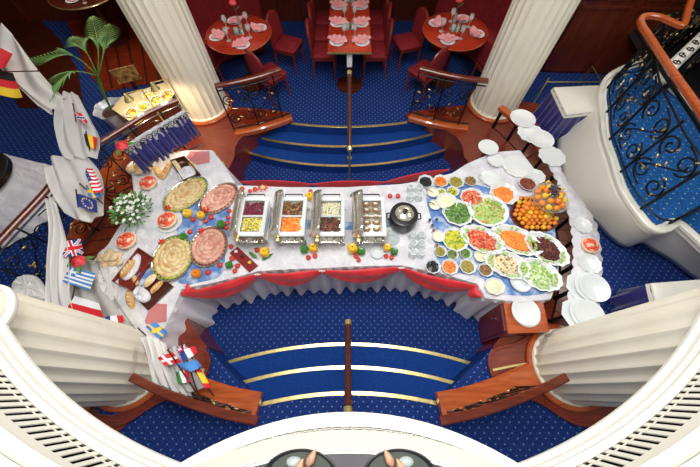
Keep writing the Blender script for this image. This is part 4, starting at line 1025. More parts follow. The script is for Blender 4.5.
# wooden cabinet with plates
zt=.72; q=PL([(503,296),(541,296),(549,331),(509,333)],zt); c=sum(q,Vector())/4
t=thing('plate_cabinet',(c.x,c.y,0),'square wooden plate cabinet standing at the front right of the buffet','cabinet')
m=M(); m.prism(q,.02,zt-.03); m.build('cabinet_body',mahog,t,smooth=False)
m=M(); q2=[c+(p-c)*1.03 for p in q]; m.prism(q2,zt-.03,zt); m.build('cabinet_top',mahog2,t,smooth=False)
a_,b_=q[3],q[0]; md=(a_+b_)/2; dv=(b_-a_); an=math.atan2(dv.y,dv.x); nr_=Vector((-dv.y,dv.x,0)).normalized()
if nr_.x>0: nr_=-nr_
m=M(); m.box((md.x+nr_.x*.006,md.y+nr_.y*.006,zt*.52),(dv.length*.82,.012,zt*.78),an); dr=m.build('cabinet_door',mahog,t,smooth=False)
m=M(); m.tube([Vector((md.x+nr_.x*.02,md.y+nr_.y*.02,zt*.6)),Vector((md.x+nr_.x*.03,md.y+nr_.y*.03,zt*.65)),Vector((md.x+nr_.x*.02,md.y+nr_.y*.02,zt*.7))],.007); m.build('door_handle',steel,dr)
for i in range(4): plate(526,313-.6*i,14,zt+i*.007,'white dinner plate on the wooden cabinet, %s of the stack'%['lowest','second','third','topmost'][i],group=None)

# ================================================================= RAILINGS
def spiral(c,u,up,r,turns,start,sgn,n=26):
    out=[]
    for i in range(n+1):
        f=i/n; a=start+sgn*turns*2*PI*f; rr=r*(1-f*.82); out.append(c+u*(rr*math.cos(a))+up*(rr*math.sin(a)))
    return out
def railing(path,zb,zt,label,curbpath=None,curbz=None,name='iron_railing',handrail=True,hw=.06,step=.34,curb=None,mt_h=None,scr=.13,lowrail=True,gold_n=2,tr=.007,posts=True):
    path=[Vector(p) for p in path]; c=sum(path,Vector())/len(path)
    t=thing(name,(c.x,c.y,zb),label,'railing')
    if handrail:
        m=M(); m.bar([Vector((p.x,p.y,zt)) for p in path],hw,.045); m.build('handrail',mt_h or mahog2,t)
    if curbpath: path=path[5:]
    m=M(); m.bar([Vector((p.x,p.y,zt-.07)) for p in path],.018,.012); m.build('top_bar',iron,t)
    m=M(); m.bar([Vector((p.x,p.y,zb+.06)) for p in path],.018,.012); m.build('bottom_bar',iron,t)
    if curb:
        m=M(); m.bar([Vector((p.x,p.y,(curbz or zb-.02))) for p in (curbpath or path)],curb,.09); m.build('wooden_curb',mahog2,t)
    L=resample(path,step); h=zt-zb-.15; zc=zb+.07+h/2
    for i,p in enumerate(L):
        if posts:
            m=M(); m.tube([(p.x,p.y,zb),(p.x,p.y,zt-.03)],tr*1.4,6); m.build('post',iron,t)
        if i+1<len(L):
            q=L[i+1]; u=(q-p); u.z=0; ln=u.length; u.normalize(); up=Vector((0,0,1)); ce=(p+q)/2; ce.z=zc
            for sx,sy in ((-1,1),(1,1),(-1,-1),(1,-1)):
                m=M(); cc=ce+u*(sx*ln*.25)+up*(sy*h*.26); m.tube(spiral(cc,u,up,min(ln*.23,h*.24),1.5,PI/2 if sy<0 else -PI/2,sx*sy),tr,5); m.build('scroll',iron,t)
            m=M(); m.tube([ce+u*(ln*.42*math.sin(k*PI/12*2))+up*(h*.46*math.cos(k*PI/12)) for k in range(13)],tr*.8,5); m.build('curved_bar',iron,t)
            for k in range(gold_n*3):
                cc=ce+u*R_.uniform(-.4,.4)*ln+up*R_.uniform(-.42,.42)*h; rot=Matrix.Rotation(math.atan2(u.y,u.x),3,'Z')@Matrix.Rotation(R_.uniform(0,PI),3,'Y')
                m=M(); m.ell(cc,(.024,.009,.010),8,5,rot=rot); m.build('gold_leaf',gold,t)
    return t
# back railings flanking steps (curved)
def seg(a,b,z,bow=.0,n=10):
    a=P(*a,z); b=P(*b,z); d=b-a; nn_=Vector((-d.y,d.x,0)).normalized()
    return [a+d*(i/n)+nn_*(bow*math.sin(PI*i/n)) for i in range(n+1)]
railing(seg((215,86),(280.5,69.5),1.25,-.03),.53,1.25,'wrought iron railing with wooden handrail left of the back steps',curb=.13,mt_h=dkred)
railing(seg((420,68.5),(488,81),1.25,-.03),.53,1.25,'wrought iron railing with wooden handrail right of the back steps',curb=.13,mt_h=dkred)
def srail(mir,lb):
    f=(lambda x:698-x) if mir else (lambda x:x)
    hp_=catmull([Vector((p.x,p.y,0)) for p in PL([(f(x),y) for x,y in ((440,421),(473,414),(508,403),(540,390),(566,377))],1.12)],6)
    cp_=catmull([Vector((p.x,p.y,0)) for p in PL([(f(x),y) for x,y in ((440,405),(470,399),(503,388),(536,374))],.62)],6)
    railing(hp_,.505,1.12,lb,curbpath=cp_,curbz=.575,curb=.20,step=.22,mt_h=dkred)
srail(False,'iron railing with wide orange wooden curb at the lower right, beside the front steps')
srail(True,'iron railing with wide orange wooden curb at the lower left, beside the front steps')
# step handrails
def steprail(px,y0,y1,z0,z1,lb):
    a=P(px,y0,z0); b=P(px,y1,z1); 
    t=thing('step_handrail',(a.x,a.y,0.15),lb,'handrail')
    m=M(); m.tube([a.lerp(b,i/10) for i in range(11)],.027,12); m.build('wooden_rail',dkwood if z0<1.2 else mahog,t)
    for p in (a,b):
        m=M(); d=(b-a).normalized()*(.04 if p is a else -.04); m.tube([p-d*.2,p+d],.031,12); m.build('brass_cap',brass,t)
    for f,zb_ in ((.08,.16),(.5,.31),(.93,.46)):
        p=a.lerp(b,f); m=M(); m.tube([(p.x,p.y,zb_),(p.x,p.y,p.z)],.013,8); m.lathe([(.035,zb_-.008),(.035,zb_),(.015,zb_+.012)],14,(p.x,p.y,0)); m.build('post',brass,t)
steprail(349.5,150,72,.95,1.3,'brass-capped wooden handrail in the middle of the back steps')
steprail(348,322,414,.95,1.3,'brass-capped wooden handrail in the middle of the front steps')

# left railing, curved, draped with tulle
lr=[P(-20,262,1.25),P(15,224,1.25),P(45,192,1.25),P(63,168,1.25),P(78,153,1.25),P(98,143.5,1.25),P(125,127,1.25),P(150,112,1.25),P(178,100,1.25)]
lrp=catmull([Vector((p.x,p.y,0)) for p in lr],6)
railing(lrp,.5,1.25,'long curved wooden-topped iron railing at the far left, draped with tulle',hw=.055,mt_h=dkred,step=.36,gold_n=3)

# ================================================================= RIGHT STAIR LANDING
zs=1.05
top_px=[(655,60),(628,66),(608,77),(601,92),(602,110),(604,135),(612,160),(622,190),(640,216),(650,227),(659,231),(668,229),(678,224),(690,233),(704,246),(722,262),(760,290)]
tp=PL(top_px,zs); tp=catmull(tp,6)
far=[Vector((7.0,tp[-1].y,0)),Vector((7.0,tp[0].y,0))]
def dn(x,y):
    q=P(x,y,zs); return Vector((q.x,q.y,.5))
bp=catmull([dn(655,60),dn(628,66),dn(608,77)]+PL([(572,104),(560,118),(557,148),(561,176),(571,201),(593,221),(612,240),(626,247),(640,243),(652,250),(672,262),(700,283),(722,298),(760,325)],.50),6)
def even(pts,n):
    d=[0]
    for a,b in zip(pts,pts[1:]): d.append(d[-1]+(b-a).length)
    out=[]
    for k in range(n+1):
        t_=d[-1]*k/n; i_=0
        while i_<len(pts)-2 and d[i_+1]<t_: i_+=1
        f_=(t_-d[i_])/max(1e-9,d[i_+1]-d[i_]); out.append(pts[i_].lerp(pts[i_+1],f_))
    return out
nn_=min(len(tp),len(bp)); tp=tp[:nn_]; bp=bp[:nn_]
rings=[]
for f in (0,.15,.35,.6,.85,1): rings.append([a.lerp(b,f)+Vector((0,0,0)) for a,b in zip(tp,bp)])
m=M(); m.loft(rings,False,False,closed=False); struct(m.build('wall_landing_fascia',stairw,solid=.01))
m=M(); m.prism([Vector((p.x,p.y,0)) for p in tp]+far,zs-.08,zs-.005); struct(m.build('floor_landing_slab',stairw,smooth=False))
inn=[]
for i,p in enumerate(tp):
    a_=tp[max(0,i-1)]; b_=tp[min(len(tp)-1,i+1)]; d=(b_-a_).normalized(); nn_=Vector((d.y,-d.x,0))
    if (Vector((5.0,2.6,0))-Vector((p.x,p.y,0))).dot(nn_)<0: nn_=-nn_
    inn.append(Vector((p.x,p.y,0))+nn_*.07)
m=M(); m.prism(inn+[Vector((7,inn[-1].y,0)),Vector((7,inn[0].y,0))],zs,zs+.012); struct(m.build('floor_landing',c_stair,smooth=False))
m=M(); m.bar([Vector((p.x,p.y,zs+.0)) for p in tp],.06,.05); struct(m.build('trim_landing_edge',white_trim))
zr_=1.82
ip=[P(x,y,zs) for x,y in [(650,64),(630,70),(612,80),(605,94),(606,112),(607,135),(615,160),(626,189),(644,214),(656,223),(668,224)]]
ip=catmull([Vector((p.x,p.y,0)) for p in ip],5)
# iron part
t=railing(ip,zs+.012,zr_-.02,'tall scrolled iron railing on the staircase landing, with gold leaves',handrail=False,step=.46,gold_n=4,tr=.010)
hp=[(716,140),(700,111),(681,84),(663,58),(650,38),(642,26),(641,19),(648,16),(662,18),(678,25),(684,24),(688,10),(694,-8)]
m=M(); m.bar(catmull(PL(hp,zr_),6),.06,.05); hr=m.build('handrail',mahog2,t)
m=M(); m.bar([v+Vector((0,0,.0)) for v in catmull(PL([(712,150),(696,122),(672,86),(655,60),(644,42),(636,30)],zr_-.12),6)],.03,.03); m.build('lower_rail',iron,t)
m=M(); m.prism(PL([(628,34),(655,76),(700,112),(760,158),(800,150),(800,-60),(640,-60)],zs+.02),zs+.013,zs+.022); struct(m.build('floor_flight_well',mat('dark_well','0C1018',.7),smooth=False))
m=M(); m.bar(PL([(655,76),(678,94),(700,112),(740,142)],zs+.05),.05,.06); struct(m.build('trim_flight_edge',white_trim,smooth=False))
# second railing running right from the landing corner
ip2=[P(x,y,zs) for x,y in [(668,224),(690,212),(720,196)]]
railing([Vector((p.x,p.y,0)) for p in catmull(ip2,5)],zs+.012,1.62,'short iron railing crossing the landing at the right edge',handrail=False,step=.4,tr=.009)
# upper flight's stringer, white with scrolls, and further black/gold railing
a_=P(664,74,1.5); b_=P(712,28,1.5)
t=thing('stair_stringer',(a_.x,a_.y,1.5),'white diagonal stair stringer with black scrolls at the upper right','staircase')
m=M(); m.bar([a_,(a_+b_)/2,b_],.12,.16); m.build('stringer_board',white_trim,t)
u=(b_-a_).normalized(); 
for i in range(6):
    m=M(); p=a_+u*(.12+i*.17)+Vector((0,0,.085)); sd=Vector((-u.y,u.x,0)); m.tube(spiral(p,u,sd,.045,1.4,0,1 if i%2 else -1,18),.006,5); m.build('scroll_ornament',iron,t)
wht=P(690,95,1.4)
t=railing([Vector((p.x,p.y,0)) for p in (P(655,50,1.35),P(680,38,1.35),P(712,20,1.35))],1.15,1.9,'black and gold railing of the upper flight at the top right corner',handrail=False,step=.3,gold_n=6,tr=.010)
t=railing([Vector((p.x,p.y,0)) for p in (P(668,84,1.35),P(690,68,1.35),P(716,48,1.35))],1.15,1.9,'black and gold railing of the upper flight behind the landing handrail',handrail=False,step=.3,gold_n=6,tr=.010)
# plant at top right
c=P(690,12,1.3); t=thing('leafy_plant',(c.x,c.y,1.062),'dark green leafy plant at the top right corner','plant')
m=M(); m.lathe([(.10,1.063),(.12,1.1),(.14,1.3),(.13,1.3),(.10,1.2)],20,(c.x,c.y,0)); m.build('pot',blackm,t)
m=M()
for i in range(160):
    a=R_.uniform(0,2*PI); e=R_.uniform(0,1.3); rr=R_.uniform(.1,.38); dv=Vector((math.cos(a)*math.cos(e),math.sin(a)*math.cos(e),math.sin(e))); p=Vector((c.x,c.y,1.32))+dv*rr
    leaf(m,p,p+dv*.10+Vector((0,0,-.02)),.022,.01,4)
    if i%4==0: m.tube([(c.x,c.y,1.3),p],.003,4)
m.build('foliage',leafg,t)['kind']='stuff'

# ================================================================= TABLES BEHIND RIGHT: NAVY DRAPES
def draped_table(px,zt,zb,lb,top_m=None):
    t=clothed_table([Vector((p.x,p.y,0)) for p in PL(px,zt)],zt,zb,lb,'draped_table',amp=.03,wl=.11,m_top=top_m or white_trim,m_sk=navydrape,flare=.03,ruf=0); return t
draped_table([(554,87),(600,85),(601,110),(567,114)],.95,.46,'white-topped table with navy pleated drape behind the right ledge')
draped_table([(652,283),(720,278),(735,330),(665,335)],.95,.46,'white-topped table with navy pleated drape at the right edge')
# hanging navy swag on left rail
a_=[P(x,y,1.18) for x,y in ((120,146),(142,132),(164,119),(182,109))]; aa=catmull(a_,10)
t=thing('navy_swag',(aa[15].x,aa[15].y,.5),'navy satin pleated drape hanging from the left railing beside the column','drape')
def fn(u,v):
    i=min(len(aa)-1,int(u*(len(aa)-1))); p=aa[i]; q=.022*math.sin(u*2*PI*13)*(.4+v); s=p.normalized()
    return Vector((p.x+.06+q*.6+.05*v,p.y-.06-q-.04*v,1.18-.30*v-.02*math.sin(u*20)))
m=M(); m.grid(fn,120,8); m.build('satin_panel',navydrape,t,solid=.004)
m=M()
wpth=[Vector((p.x+.05,p.y-.05,1.19)) for p in aa]
def fn2(u,v):
    i=min(len(aa)-1,int(u*(len(aa)-1))); p=aa[i]; return Vector((p.x+.07,p.y-.07,1.235-v*(.10+.07*abs(math.sin(u*PI*3)))))
m.grid(fn2,60,5); m.build('white_valance',linen,t,solid=.004)
for i in range(6):
    m=M(); f=(i+.5)/6; p=aa[int(f*(len(aa)-1))]; u=(aa[-1]-aa[0]).normalized(); cc=Vector((p.x+.082,p.y-.082,1.17)); m.tube(spiral(cc+u*.03,u,Vector((0,0,1)),.04,1.3,0,1),.004,5); m.tube(spiral(cc-u*.03,u,Vector((0,0,1)),.04,1.3,PI,-1),.004,5); m.build('scroll_ornament',iron,t)
# navy cloth seen under lower-left column
lump([(98,404),(122,404),(128,410),(118,416),(100,414)],.46,.08,navydrape,'navy_cloth','crumpled navy cloth on the floor at the foot of lower left column','cloth')

# ================================================================= LEFT SIDE BACK: FOOD COUNTER, PALM
q=PL([(112,109),(122,97),(166,82),(172,98),(134,124)],.95)
t=thing('food_counter',(q[0].x,q[0].y,.45),'brightly lit food counter behind the back left column','counter')
m=M(); m.prism(q,.451,.93); m.build('counter_body',dkwood,t,smooth=False)
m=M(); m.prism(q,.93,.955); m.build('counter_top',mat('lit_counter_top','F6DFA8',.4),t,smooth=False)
cold=[fm('c1','E8C23A'),fm('c2','C8402A'),fm('c3','4A7A2E'),fm('c4','E8E0C0'),fm('c5','B8801E')]
for k,(x,y,lb) in enumerate(((131,112,'dish of fruit and leaves on the lit counter, leftmost'),(143,106,'dish of fruit and leaves on the lit counter, second'),(155,100,'dish of fruit and leaves on the lit counter, third'),(167,94,'dish of fruit and leaves on the lit counter, rightmost'),(148,94,'dish of yellow food at the back of the lit counter'))):
    c_,a1,b1,z1=dish(x,y,7,'white '+lb,z=.956,depth=.03,name='counter_dish',cat='dish')
    heap(c_,a1,b1,z1,0,cold if k<4 else [cold[0],cold[3]],'mixed food in the '+lb,'mixed_fruit',40,.03,.016)
# heat lamps above
for k,(x,y) in enumerate(((130,101),(156,90))):
    c=P(x,y,1.35); t=thing('heat_lamp',(c.x,c.y,.957),'small heat lamp over the lit counter, %s one'%['left','right'][k],'lamp')
    m=M(); m.tube([(c.x+.12,c.y+.12,.957),(c.x+.12,c.y+.12,1.40),(c.x,c.y,1.44)],.008); m.build('lamp_stand',brass,t)
    m=M(); m.lathe([(.05,1.36),(.045,1.37),(.02,1.42),(.01,1.44)],20,(c.x,c.y,0),cap0=False); m.build('lamp_shade',brass,t)
    ld=bpy.data.lights.new('heat_lamp_bulb','SPOT'); ld.energy=16; ld.color=(1,.8,.5); ld.spot_size=2.4; ld.spot_blend=.5; ld.shadow_soft_size=.04; lo=bpy.data.objects.new('heat_lamp_bulb',ld); COL.objects.link(lo); lo.location=(c.x,c.y,1.34)
# small sign picture
a_=P(119,84,.8); b_=P(142,78,.8)
t=thing('counter_sign',(a_.x,a_.y,.45),'small framed card standing behind the lit counter','sign')
m=M(); m.box(((a_.x+b_.x)/2,(a_.y+b_.y)/2,.9),((b_-a_).length,.02,.2),math.atan2(b_.y-a_.y,b_.x-a_.x),); m.build('card',mat('sign_card','D8A860',.5,col2='7A4A2A',nscale=20),t,smooth=False)
m=M(); m.box(((a_.x+b_.x)/2,(a_.y+b_.y)/2,.625),(.04,.02,.35)); m.build('stand',dkwood,t,smooth=False)
# palm in foil-wrapped pot
zp=.47; c=P(113,112,.80); t=thing('potted_palm',(c.x,c.y,zp),'green palm in a silver foil wrapped pot behind the left railing','plant')
m=M(); m.lathe([(.09,zp),(.11,zp+.02),(.15,zp+.32),(.20,zp+.40),(.18,zp+.39),(.13,zp+.33),(.001,zp+.32)],26,(c.x,c.y,0),rf=lambda a:1+.06*math.sin(7*a)+.04*math.sin(13*a),cap1=False); m.build('foil_pot',foil,t)
m=M(); m.lathe([(.13,zp+.34),(.001,zp+.35)],20,(c.x,c.y,0),cap0=False,cap1=False); m.build('soil',dkwood,t)
def frond(root,mid,tip,nl=22,lw=.011,ll=.22,droop=.05):
    m=M(); pts=catmull([root,mid,tip],12); L=len(pts); m.tube(pts,[.009*(1-.8*i/L) for i in range(L)],6)
    for i in range(int(L*.42),L,1):
        p=pts[i]; d=(pts[min(L-1,i+1)]-pts[i-1]).normalized(); sd=d.cross(Vector((0,0,1))).normalized(); f=(i-L*.42)/(L*.58); l=ll*(math.sin(PI*(.15+.8*f)))
        for s_ in(-1,1):
            for off in(0,): leaf(m,p+d*off*.03,p+d*off*.03+(sd*s_*.55+d*.9)*l+Vector((0,0,-droop*l*3)),lw,.01,5)
    m.build('frond',palmg,t)
root=Vector((c.x,c.y,zp+.35)); crown=P(98,76,1.25)
m=M(); m.tube([root,(root+crown)/2+Vector((0,-.02,0)),crown],.012,7); m.tube([root,P(101,90,1.1),P(93,66,1.35)],.012,7); m.build('stem',stemg,t)
for mid,tip in (((70,55),(28,60)),((72,72),(48,92)),((98,45),(92,18)),((104,50),(107,26)),((85,50),(72,38))):
    frond(crown,P(*mid,1.62),P(*tip,1.50),ll=.25,lw=.0085)

# far left low table with white pleated skirt and black drum top
q=[Vector((P(-24,180,.95).x+.30*math.cos(2*PI*i/40),P(-16,180,.95).y+.40*math.sin(2*PI*i/40),0)) for i in range(40)]
t=clothed_table(q,.95,.46,'round table in white pleated cloth at the far left edge','skirted_table',amp=.03,wl=.10,flare=.2,m_sk=linen)
c=P(-18,178,.98); m=M(); m.lathe([(.26,.956),(.27,.965),(.27,1.02),(.255,1.03),(.001,1.03)],40,(c.x,c.y,0),1,1.25,cap1=False); tag(m.build('black_drum',blackm),'black round drum-like case on the white skirted table at the far left','case')

# ================================================================= TULLE AND FLAGS
def drape(rows,mt,name,lb,folds=5,amp=.03,nu=60,nv=26,parent=None,cat='drape'):
    # rows: list of polylines (px,py,z) across the cloth, same number of points
    cr=[catmull([P(*p) for p in r],10) for r in rows]; nr2=len(cr)
    def fn(u,v):
        i=u*(len(cr[0])-1); i0=int(min(i,len(cr[0])-2)); fu=i-i0
        cols_=[r[i0].lerp(r[i0+1],fu) for r in cr]
        k=v*(nr2-1); k0=int(min(k,nr2-2)); fk=k-k0
        p0=cols_[max(0,k0-1)]; p1=cols_[k0]; p2=cols_[k0+1]; p3=cols_[min(nr2-1,k0+2)]
        p=.5*((2*p1)+(-p0+p2)*fk+(2*p0-5*p1+4*p2-p3)*fk*fk+(-p0+3*p1-3*p2+p3)*fk**3)
        return p+Vector((0,0,amp*math.sin(u*folds*2*PI+1.5*math.sin(v*3))+amp*.4*math.sin(u*folds*5+v*7)))
    m=M(); m.grid(fn,nu,nv); o=m.build(name,mt,parent,solid=.003)
    if parent is None: tag(o,lb,cat)
    return o
drape([[(-12,20,1.75),(4,26,1.75),(16,40,1.7)],[(-12,45,1.6),(8,55,1.6),(36,68,1.6)],[(-5,62,1.55),(22,85,1.55),(52,86,1.55)],[(40,108,1.5),(55,112,1.45),(66,98,1.5)]],tulle2,'tulle_drape','white tulle swooping down from the upper left corner above the palm',2.5,.03)
drape([[(58,104,1.5),(66,92,1.5),(78,95,1.45)],[(56,125,1.4),(72,112,1.4),(92,122,1.35)],[(60,148,1.35),(78,140,1.35),(102,142,1.3)],[(66,160,1.33),(80,158,1.33),(98,158,1.3)]],tulle,'tulle_drape','white tulle gathered over the left railing above the belgian flag',3,.022)
drape([[(46,172,1.33),(56,156,1.33),(88,158,1.3)],[(50,186,1.3),(70,176,1.28),(100,172,1.2)],[(56,200,1.2),(80,196,1.15),(106,192,1.1)],[(66,214,1.1),(86,222,1.05),(104,214,1.0)]],tulle,'tulle_drape','white tulle hanging on the left railing around the blue starry flag',3,.022)
drape([[(47,200,1.2),(51,197,1.2),(56,204,1.2)],[(51,230,1.1),(58,226,1.1),(66,240,1.05)],[(48,262,1.0),(56,258,1.0),(70,262,.98)],[(46,300,.9),(56,296,.9),(72,300,.9)],[(46,325,.85),(60,320,.85),(80,324,.85)]],tulle2,'tulle_drape','narrow white tulle strip falling beside the union flag',3,.02)
drape([[(62,262,.82),(78,258,.82),(98,262,.80)],[(54,290,.80),(80,286,.80),(110,288,.775)],[(56,315,.78),(90,312,.78),(126,314,.77)],[(70,335,.78),(100,334,.78),(146,342,.77)]],mat('grey_gauze','BDBBB6',.85,alpha=.85),'gauze_drape','greyish gauze spread behind the greek flag at the lower left',4,.012)
drape([[(142,338,1.0),(152,336,1.0),(166,344,1.0)],[(148,352,1.0),(158,352,1.02),(172,358,1.0)],[(152,376,.95),(166,372,1.0),(186,380,.9)],[(158,392,.85),(176,400,.9),(196,408,.85)]],tulle2,'tulle_drape','white tulle hanging over the lower left curb beside the flag cluster',4,.02)
drape([[(163,352,1.0),(176,346,1.0),(190,352,1.0)],[(168,372,.98),(184,370,1.0),(204,372,1.0)],[(180,392,.92),(192,392,.92),(208,386,.9)]],mat('grey_gauze2','C4C6C4',.8,alpha=.8),'gauze_drape','thin grey gauze under the flag cluster at the lower left',3,.015)
lump([(14,284),(22,276),(36,276),(46,288),(46,300),(18,298)],.9,.06,tulle2,'tulle_bundle','bundle of white tulle above the lower left column','drape')
# --- flags
FC={k:mat('flag_'+k,v,.75) for k,v in dict(w='F0F0F2',r='D8202C',b='2A4A9C',y='F2CC30',k='1A1A1C',lb='4A8AD0',nb='1E3A8A',g='2E7A3A').items()}
def pat(kind,u,v):
    if kind=='de': return 'k' if v<.33 else 'r' if v<.66 else 'y'
    if kind=='be': return 'k' if u<.33 else 'y' if u<.66 else 'r'
    if kind=='uk':
        if abs(u-.5)<.06 or abs(v-.5)<.1: return 'r'
        if abs(u-.5)<.11 or abs(v-.5)<.17: return 'w'
        d=min(abs(u-v),abs(u-(1-v)))
        return 'r' if d<.035 else 'w' if d<.11 else 'nb'
    if kind=='gr':
        if u<.4 and v<.55: return 'w' if abs(u-.2)<.045 or abs(v-.27)<.06 else 'lb'
        return 'lb' if int(v*9)%2==0 else 'w'
    if kind=='pl': return 'w' if v<.5 else 'r'
    if kind=='fr': return 'nb' if u<.33 else 'w' if u<.66 else 'r'
    if kind=='se': return 'y' if abs(u-.38)<.08 or abs(v-.5)<.12 else 'lb'
    if kind=='eu':
        for i in range(12):
            a=2*PI*i/12
            if (u-.5)**2*2.2+0+( (v-.5))**2>0 and math.hypot((u-.5-.23*math.cos(a))*1.4,v-.5-.32*math.sin(a))<.055: return 'y'
        return 'nb'
    if kind=='us':
        if u<.4 and v<.54: return 'w' if (int(u*30)%4==1 and int(v*24)%4==1) else 'nb'
        return 'r' if int(v*13)%2==0 else 'w'
    if kind=='no':
        if abs(u-.36)<.05 or abs(v-.5)<.07: return 'nb'
        if abs(u-.36)<.1 or abs(v-.5)<.14: return 'w'
        return 'r'
    if kind=='dk': return 'w' if abs(u-.36)<.08 or abs(v-.5)<.1 else 'r'
    if kind=='r': return 'r'
    if kind=='es': return 'r' if v<.25 or v>.75 else 'y'
    if kind=='it': return 'g' if u<.33 else 'w' if u<.66 else 'r'
    if kind=='lb': return 'lb'
keys=list(FC); mats_f=[FC[k] for k in keys]
def flag(kind,c4,z,lb,pole=None,wav=.012,dz=0):
    # c4: px of top-left, top-right, bottom-right, bottom-left
    q=[P(*p,z) for p in c4]; q[1].z+=dz; q[2].z+=dz
    o=pole[0] if pole else (c4[3][0],c4[3][1],z)
    po=P(*o); t=thing('small_flag',(po.x,po.y,po.z),lb,'flag')
    def fn(u,v):
        p=(q[0]*(1-u)+q[1]*u)*(1-v)+(q[3]*(1-u)+q[2]*u)*v
        return p+Vector((0,0,.004+wav*math.sin(u*5+v*1.5)))
    m=M(); m.grid(fn,36,26,lambda u,v:keys.index(pat(kind,u,v))); m.build('flag_cloth',mats_f,t,solid=.002)
    if pole:
        a=P(*pole[0]); b=P(*pole[1]); m=M(); m.tube([a,b],.006,6); m.ell(b,(.009,.009,.009)); m.build('flag_pole',dkwood,t)
flag('uk',[(60,244),(80,238),(84,254),(65,258)],1.0,'union flag, blue with red and white crosses, above the red rose',((58,284,.80),(72,258,1.0)))
flag('gr',[(69,267),(95,273),(90,291),(61,281)],.93,'blue and white striped greek flag below the red rose',((60,283,.78),(71,262,.97)))
flag('pl',[(75,296),(98,303),(104,318),(68,310)],.88,'white and red banner hanging below the greek flag',((70,309,.78),(75,286,.95)))
flag('fr',[(106,317),(122,315),(124,322),(105,324)],.82,'small french tricolour lying at the lower left table corner')
flag('se',[(146,327),(155,322),(168,332),(160,339)],.83,'blue and yellow swedish flag beside the lower pink mat',((138,328,.80),(158,347,.90)))
flag('eu',[(78,194),(96,200),(98,213),(79,207)],1.18,'dark blue flag with yellow stars in the left tulle',((80,222,1.0),(76,190,1.25)))
flag('us',[(84,170),(92,168),(104,190),(95,194)],1.24,'red and white striped flag with blue corner in the left tulle',((108,208,1.0),(80,184,1.25)))
flag('se',[(86,186),(96,186),(102,196),(90,199)],1.20,'blue and yellow flag between the striped and starry flags')
flag('be',[(84,134),(97,137),(96,149),(88,147)],1.36,'black yellow and red belgian flag on the left railing',((91,158,1.30),(86,132,1.40)))
flag('no',[(74,114),(80,112),(88,122),(83,124)],1.46,'small red flag with a cross on the tulle above the belgian flag',((76,122,1.42),(73,104,1.50)))
flag('r',[(-8,45),(12,53),(7,66),(-8,70)],1.72,'plain red flag at the upper left edge',((-8,72,1.7),(38,71,1.7)))
flag('de',[(-8,72),(12,72),(23,98),(-2,96)],1.66,'black red and gold german flag at the upper left edge')
flag('dk',[(158,358),(172,352),(182,362),(166,366)],1.10,'red flag with white cross in the cluster by the lower left curb',((196,392,.95),(168,350,1.15)))
flag('uk',[(176,348),(184,344),(192,352),(182,358)],1.12,'blue white and red flag at the top of the lower left cluster',((200,400,.95),(180,340,1.15)))
flag('fr',[(180,352),(194,346),(198,352),(184,362)],1.14,'white and blue flag lying across the lower left cluster')
flag('lb',[(176,364),(196,360),(202,366),(192,372)],1.08,'light blue flag in the lower left cluster')
flag('es',[(194,368),(200,368),(212,388),(206,388)],1.0,'red and yellow striped flag at the right of the lower left cluster',((214,396,.9),(190,364,1.05)))
flag('it',[(176,372),(188,370),(190,382),(179,384)],1.02,'green white and red flag low in the cluster by the curb')

# ================================================================= DINING AREA BEHIND
FZ=.45
def chair_proto():
    t=thing('dining_chair',(0,0,0),'','chair','red upholstered dining chairs')
    m=M(); m.bbox_((0,0,.43),(.44,.44,.08),0,.03); m.build('seat',redfab,t)
    # rounded backrest, at -Y side
    rs=[]
    m=M()
    def fn(u,v):
        a=(u-.5)*1.1; w=.21*math.sqrt(max(0.05,1-max(0,(v-.6)/.42)**2)); return Vector((2*(u-.5)*w,-.20-.05*v-.03*math.cos(a*2)+.03,.46+.46*v))
    m.grid(fn,12,12); m.build('backrest',redfab,t,solid=.045)
    m=M(); m.tube([fn(0,v/8)+Vector((-.01,0,0)) for v in range(9)]+[fn(u/8,1)+Vector((0,0,.01)) for u in range(1,8)]+[fn(1,1-v/8)+Vector((.01,0,0)) for v in range(9)],.012,6); m.build('back_frame',mahog,t)
    for sx in(-1,1):
        for sy in(-1,1):
            m=M(); m.tube([(sx*.18,sy*.18,.40),(sx*.19,sy*.20,.0)],[.020,.014],8); m.build('leg',mahog,t)
    m=M(); m.box((0,0,.38),(.40,.40,.04)); m.build('seat_frame',mahog,t,smooth=False)
    return t
ch=chair_proto(); used=False
def chair(x,y,rz,lb):
    global used
    if not used: ch.location=(x,y,FZ+.003); ch.rotation_euler.z=rz; ch.scale=(.84,.84,.84); ch['label']=lb; used=True
    else: dup(ch,(x,y,FZ+.003),rz,lb,.84)
tt=.75+FZ
pp=P(331,60,FZ+.45); qq=P(367,60,FZ+.45)
gl=None
def setting(x,y,rz,where,k):
    # plate + napkin + glass
    m=M(); m.lathe([(.055,tt+.001),(.06,tt+.001),(.10,tt+.012),(.097,tt+.014),(.06,tt+.006),(.001,tt+.005)],24,(x,y,0),cap1=False); tag(m.build('dinner_plate',china),'white dinner plate %s'%where,'plate','plates laid on the dining tables')
    t=thing('folded_napkin',(x,y,tt+.015),'pink fan-folded napkin %s'%where,'napkin','pink napkins on the dining tables')
    m=M(); rm=Matrix.Rotation(rz,3,'Z'); vs=[]; nf=10
    for i in range(nf+1):
        a=-1.15+2.3*i/nf; r_=.155
        vs+=[Vector((x,y,tt+.02))+rm@Vector((0,-.05,0)),Vector((x,y,tt+.03+.018*(i%2)))+rm@Vector((math.sin(a)*r_,-.05+math.cos(a)*r_,0))]
    m.add(vs,[(2*i,2*i+1,2*i+3,2*i+2) for i in range(nf)]); m.build('fan_fold',pink,t,smooth=False,solid=.004)
    m=M(); o=Vector((x,y,tt+.022))+rm@Vector((0,-.045,0)); m.ell(o,(.03,.02,.010)); m.build('napkin_knot',pink,t)
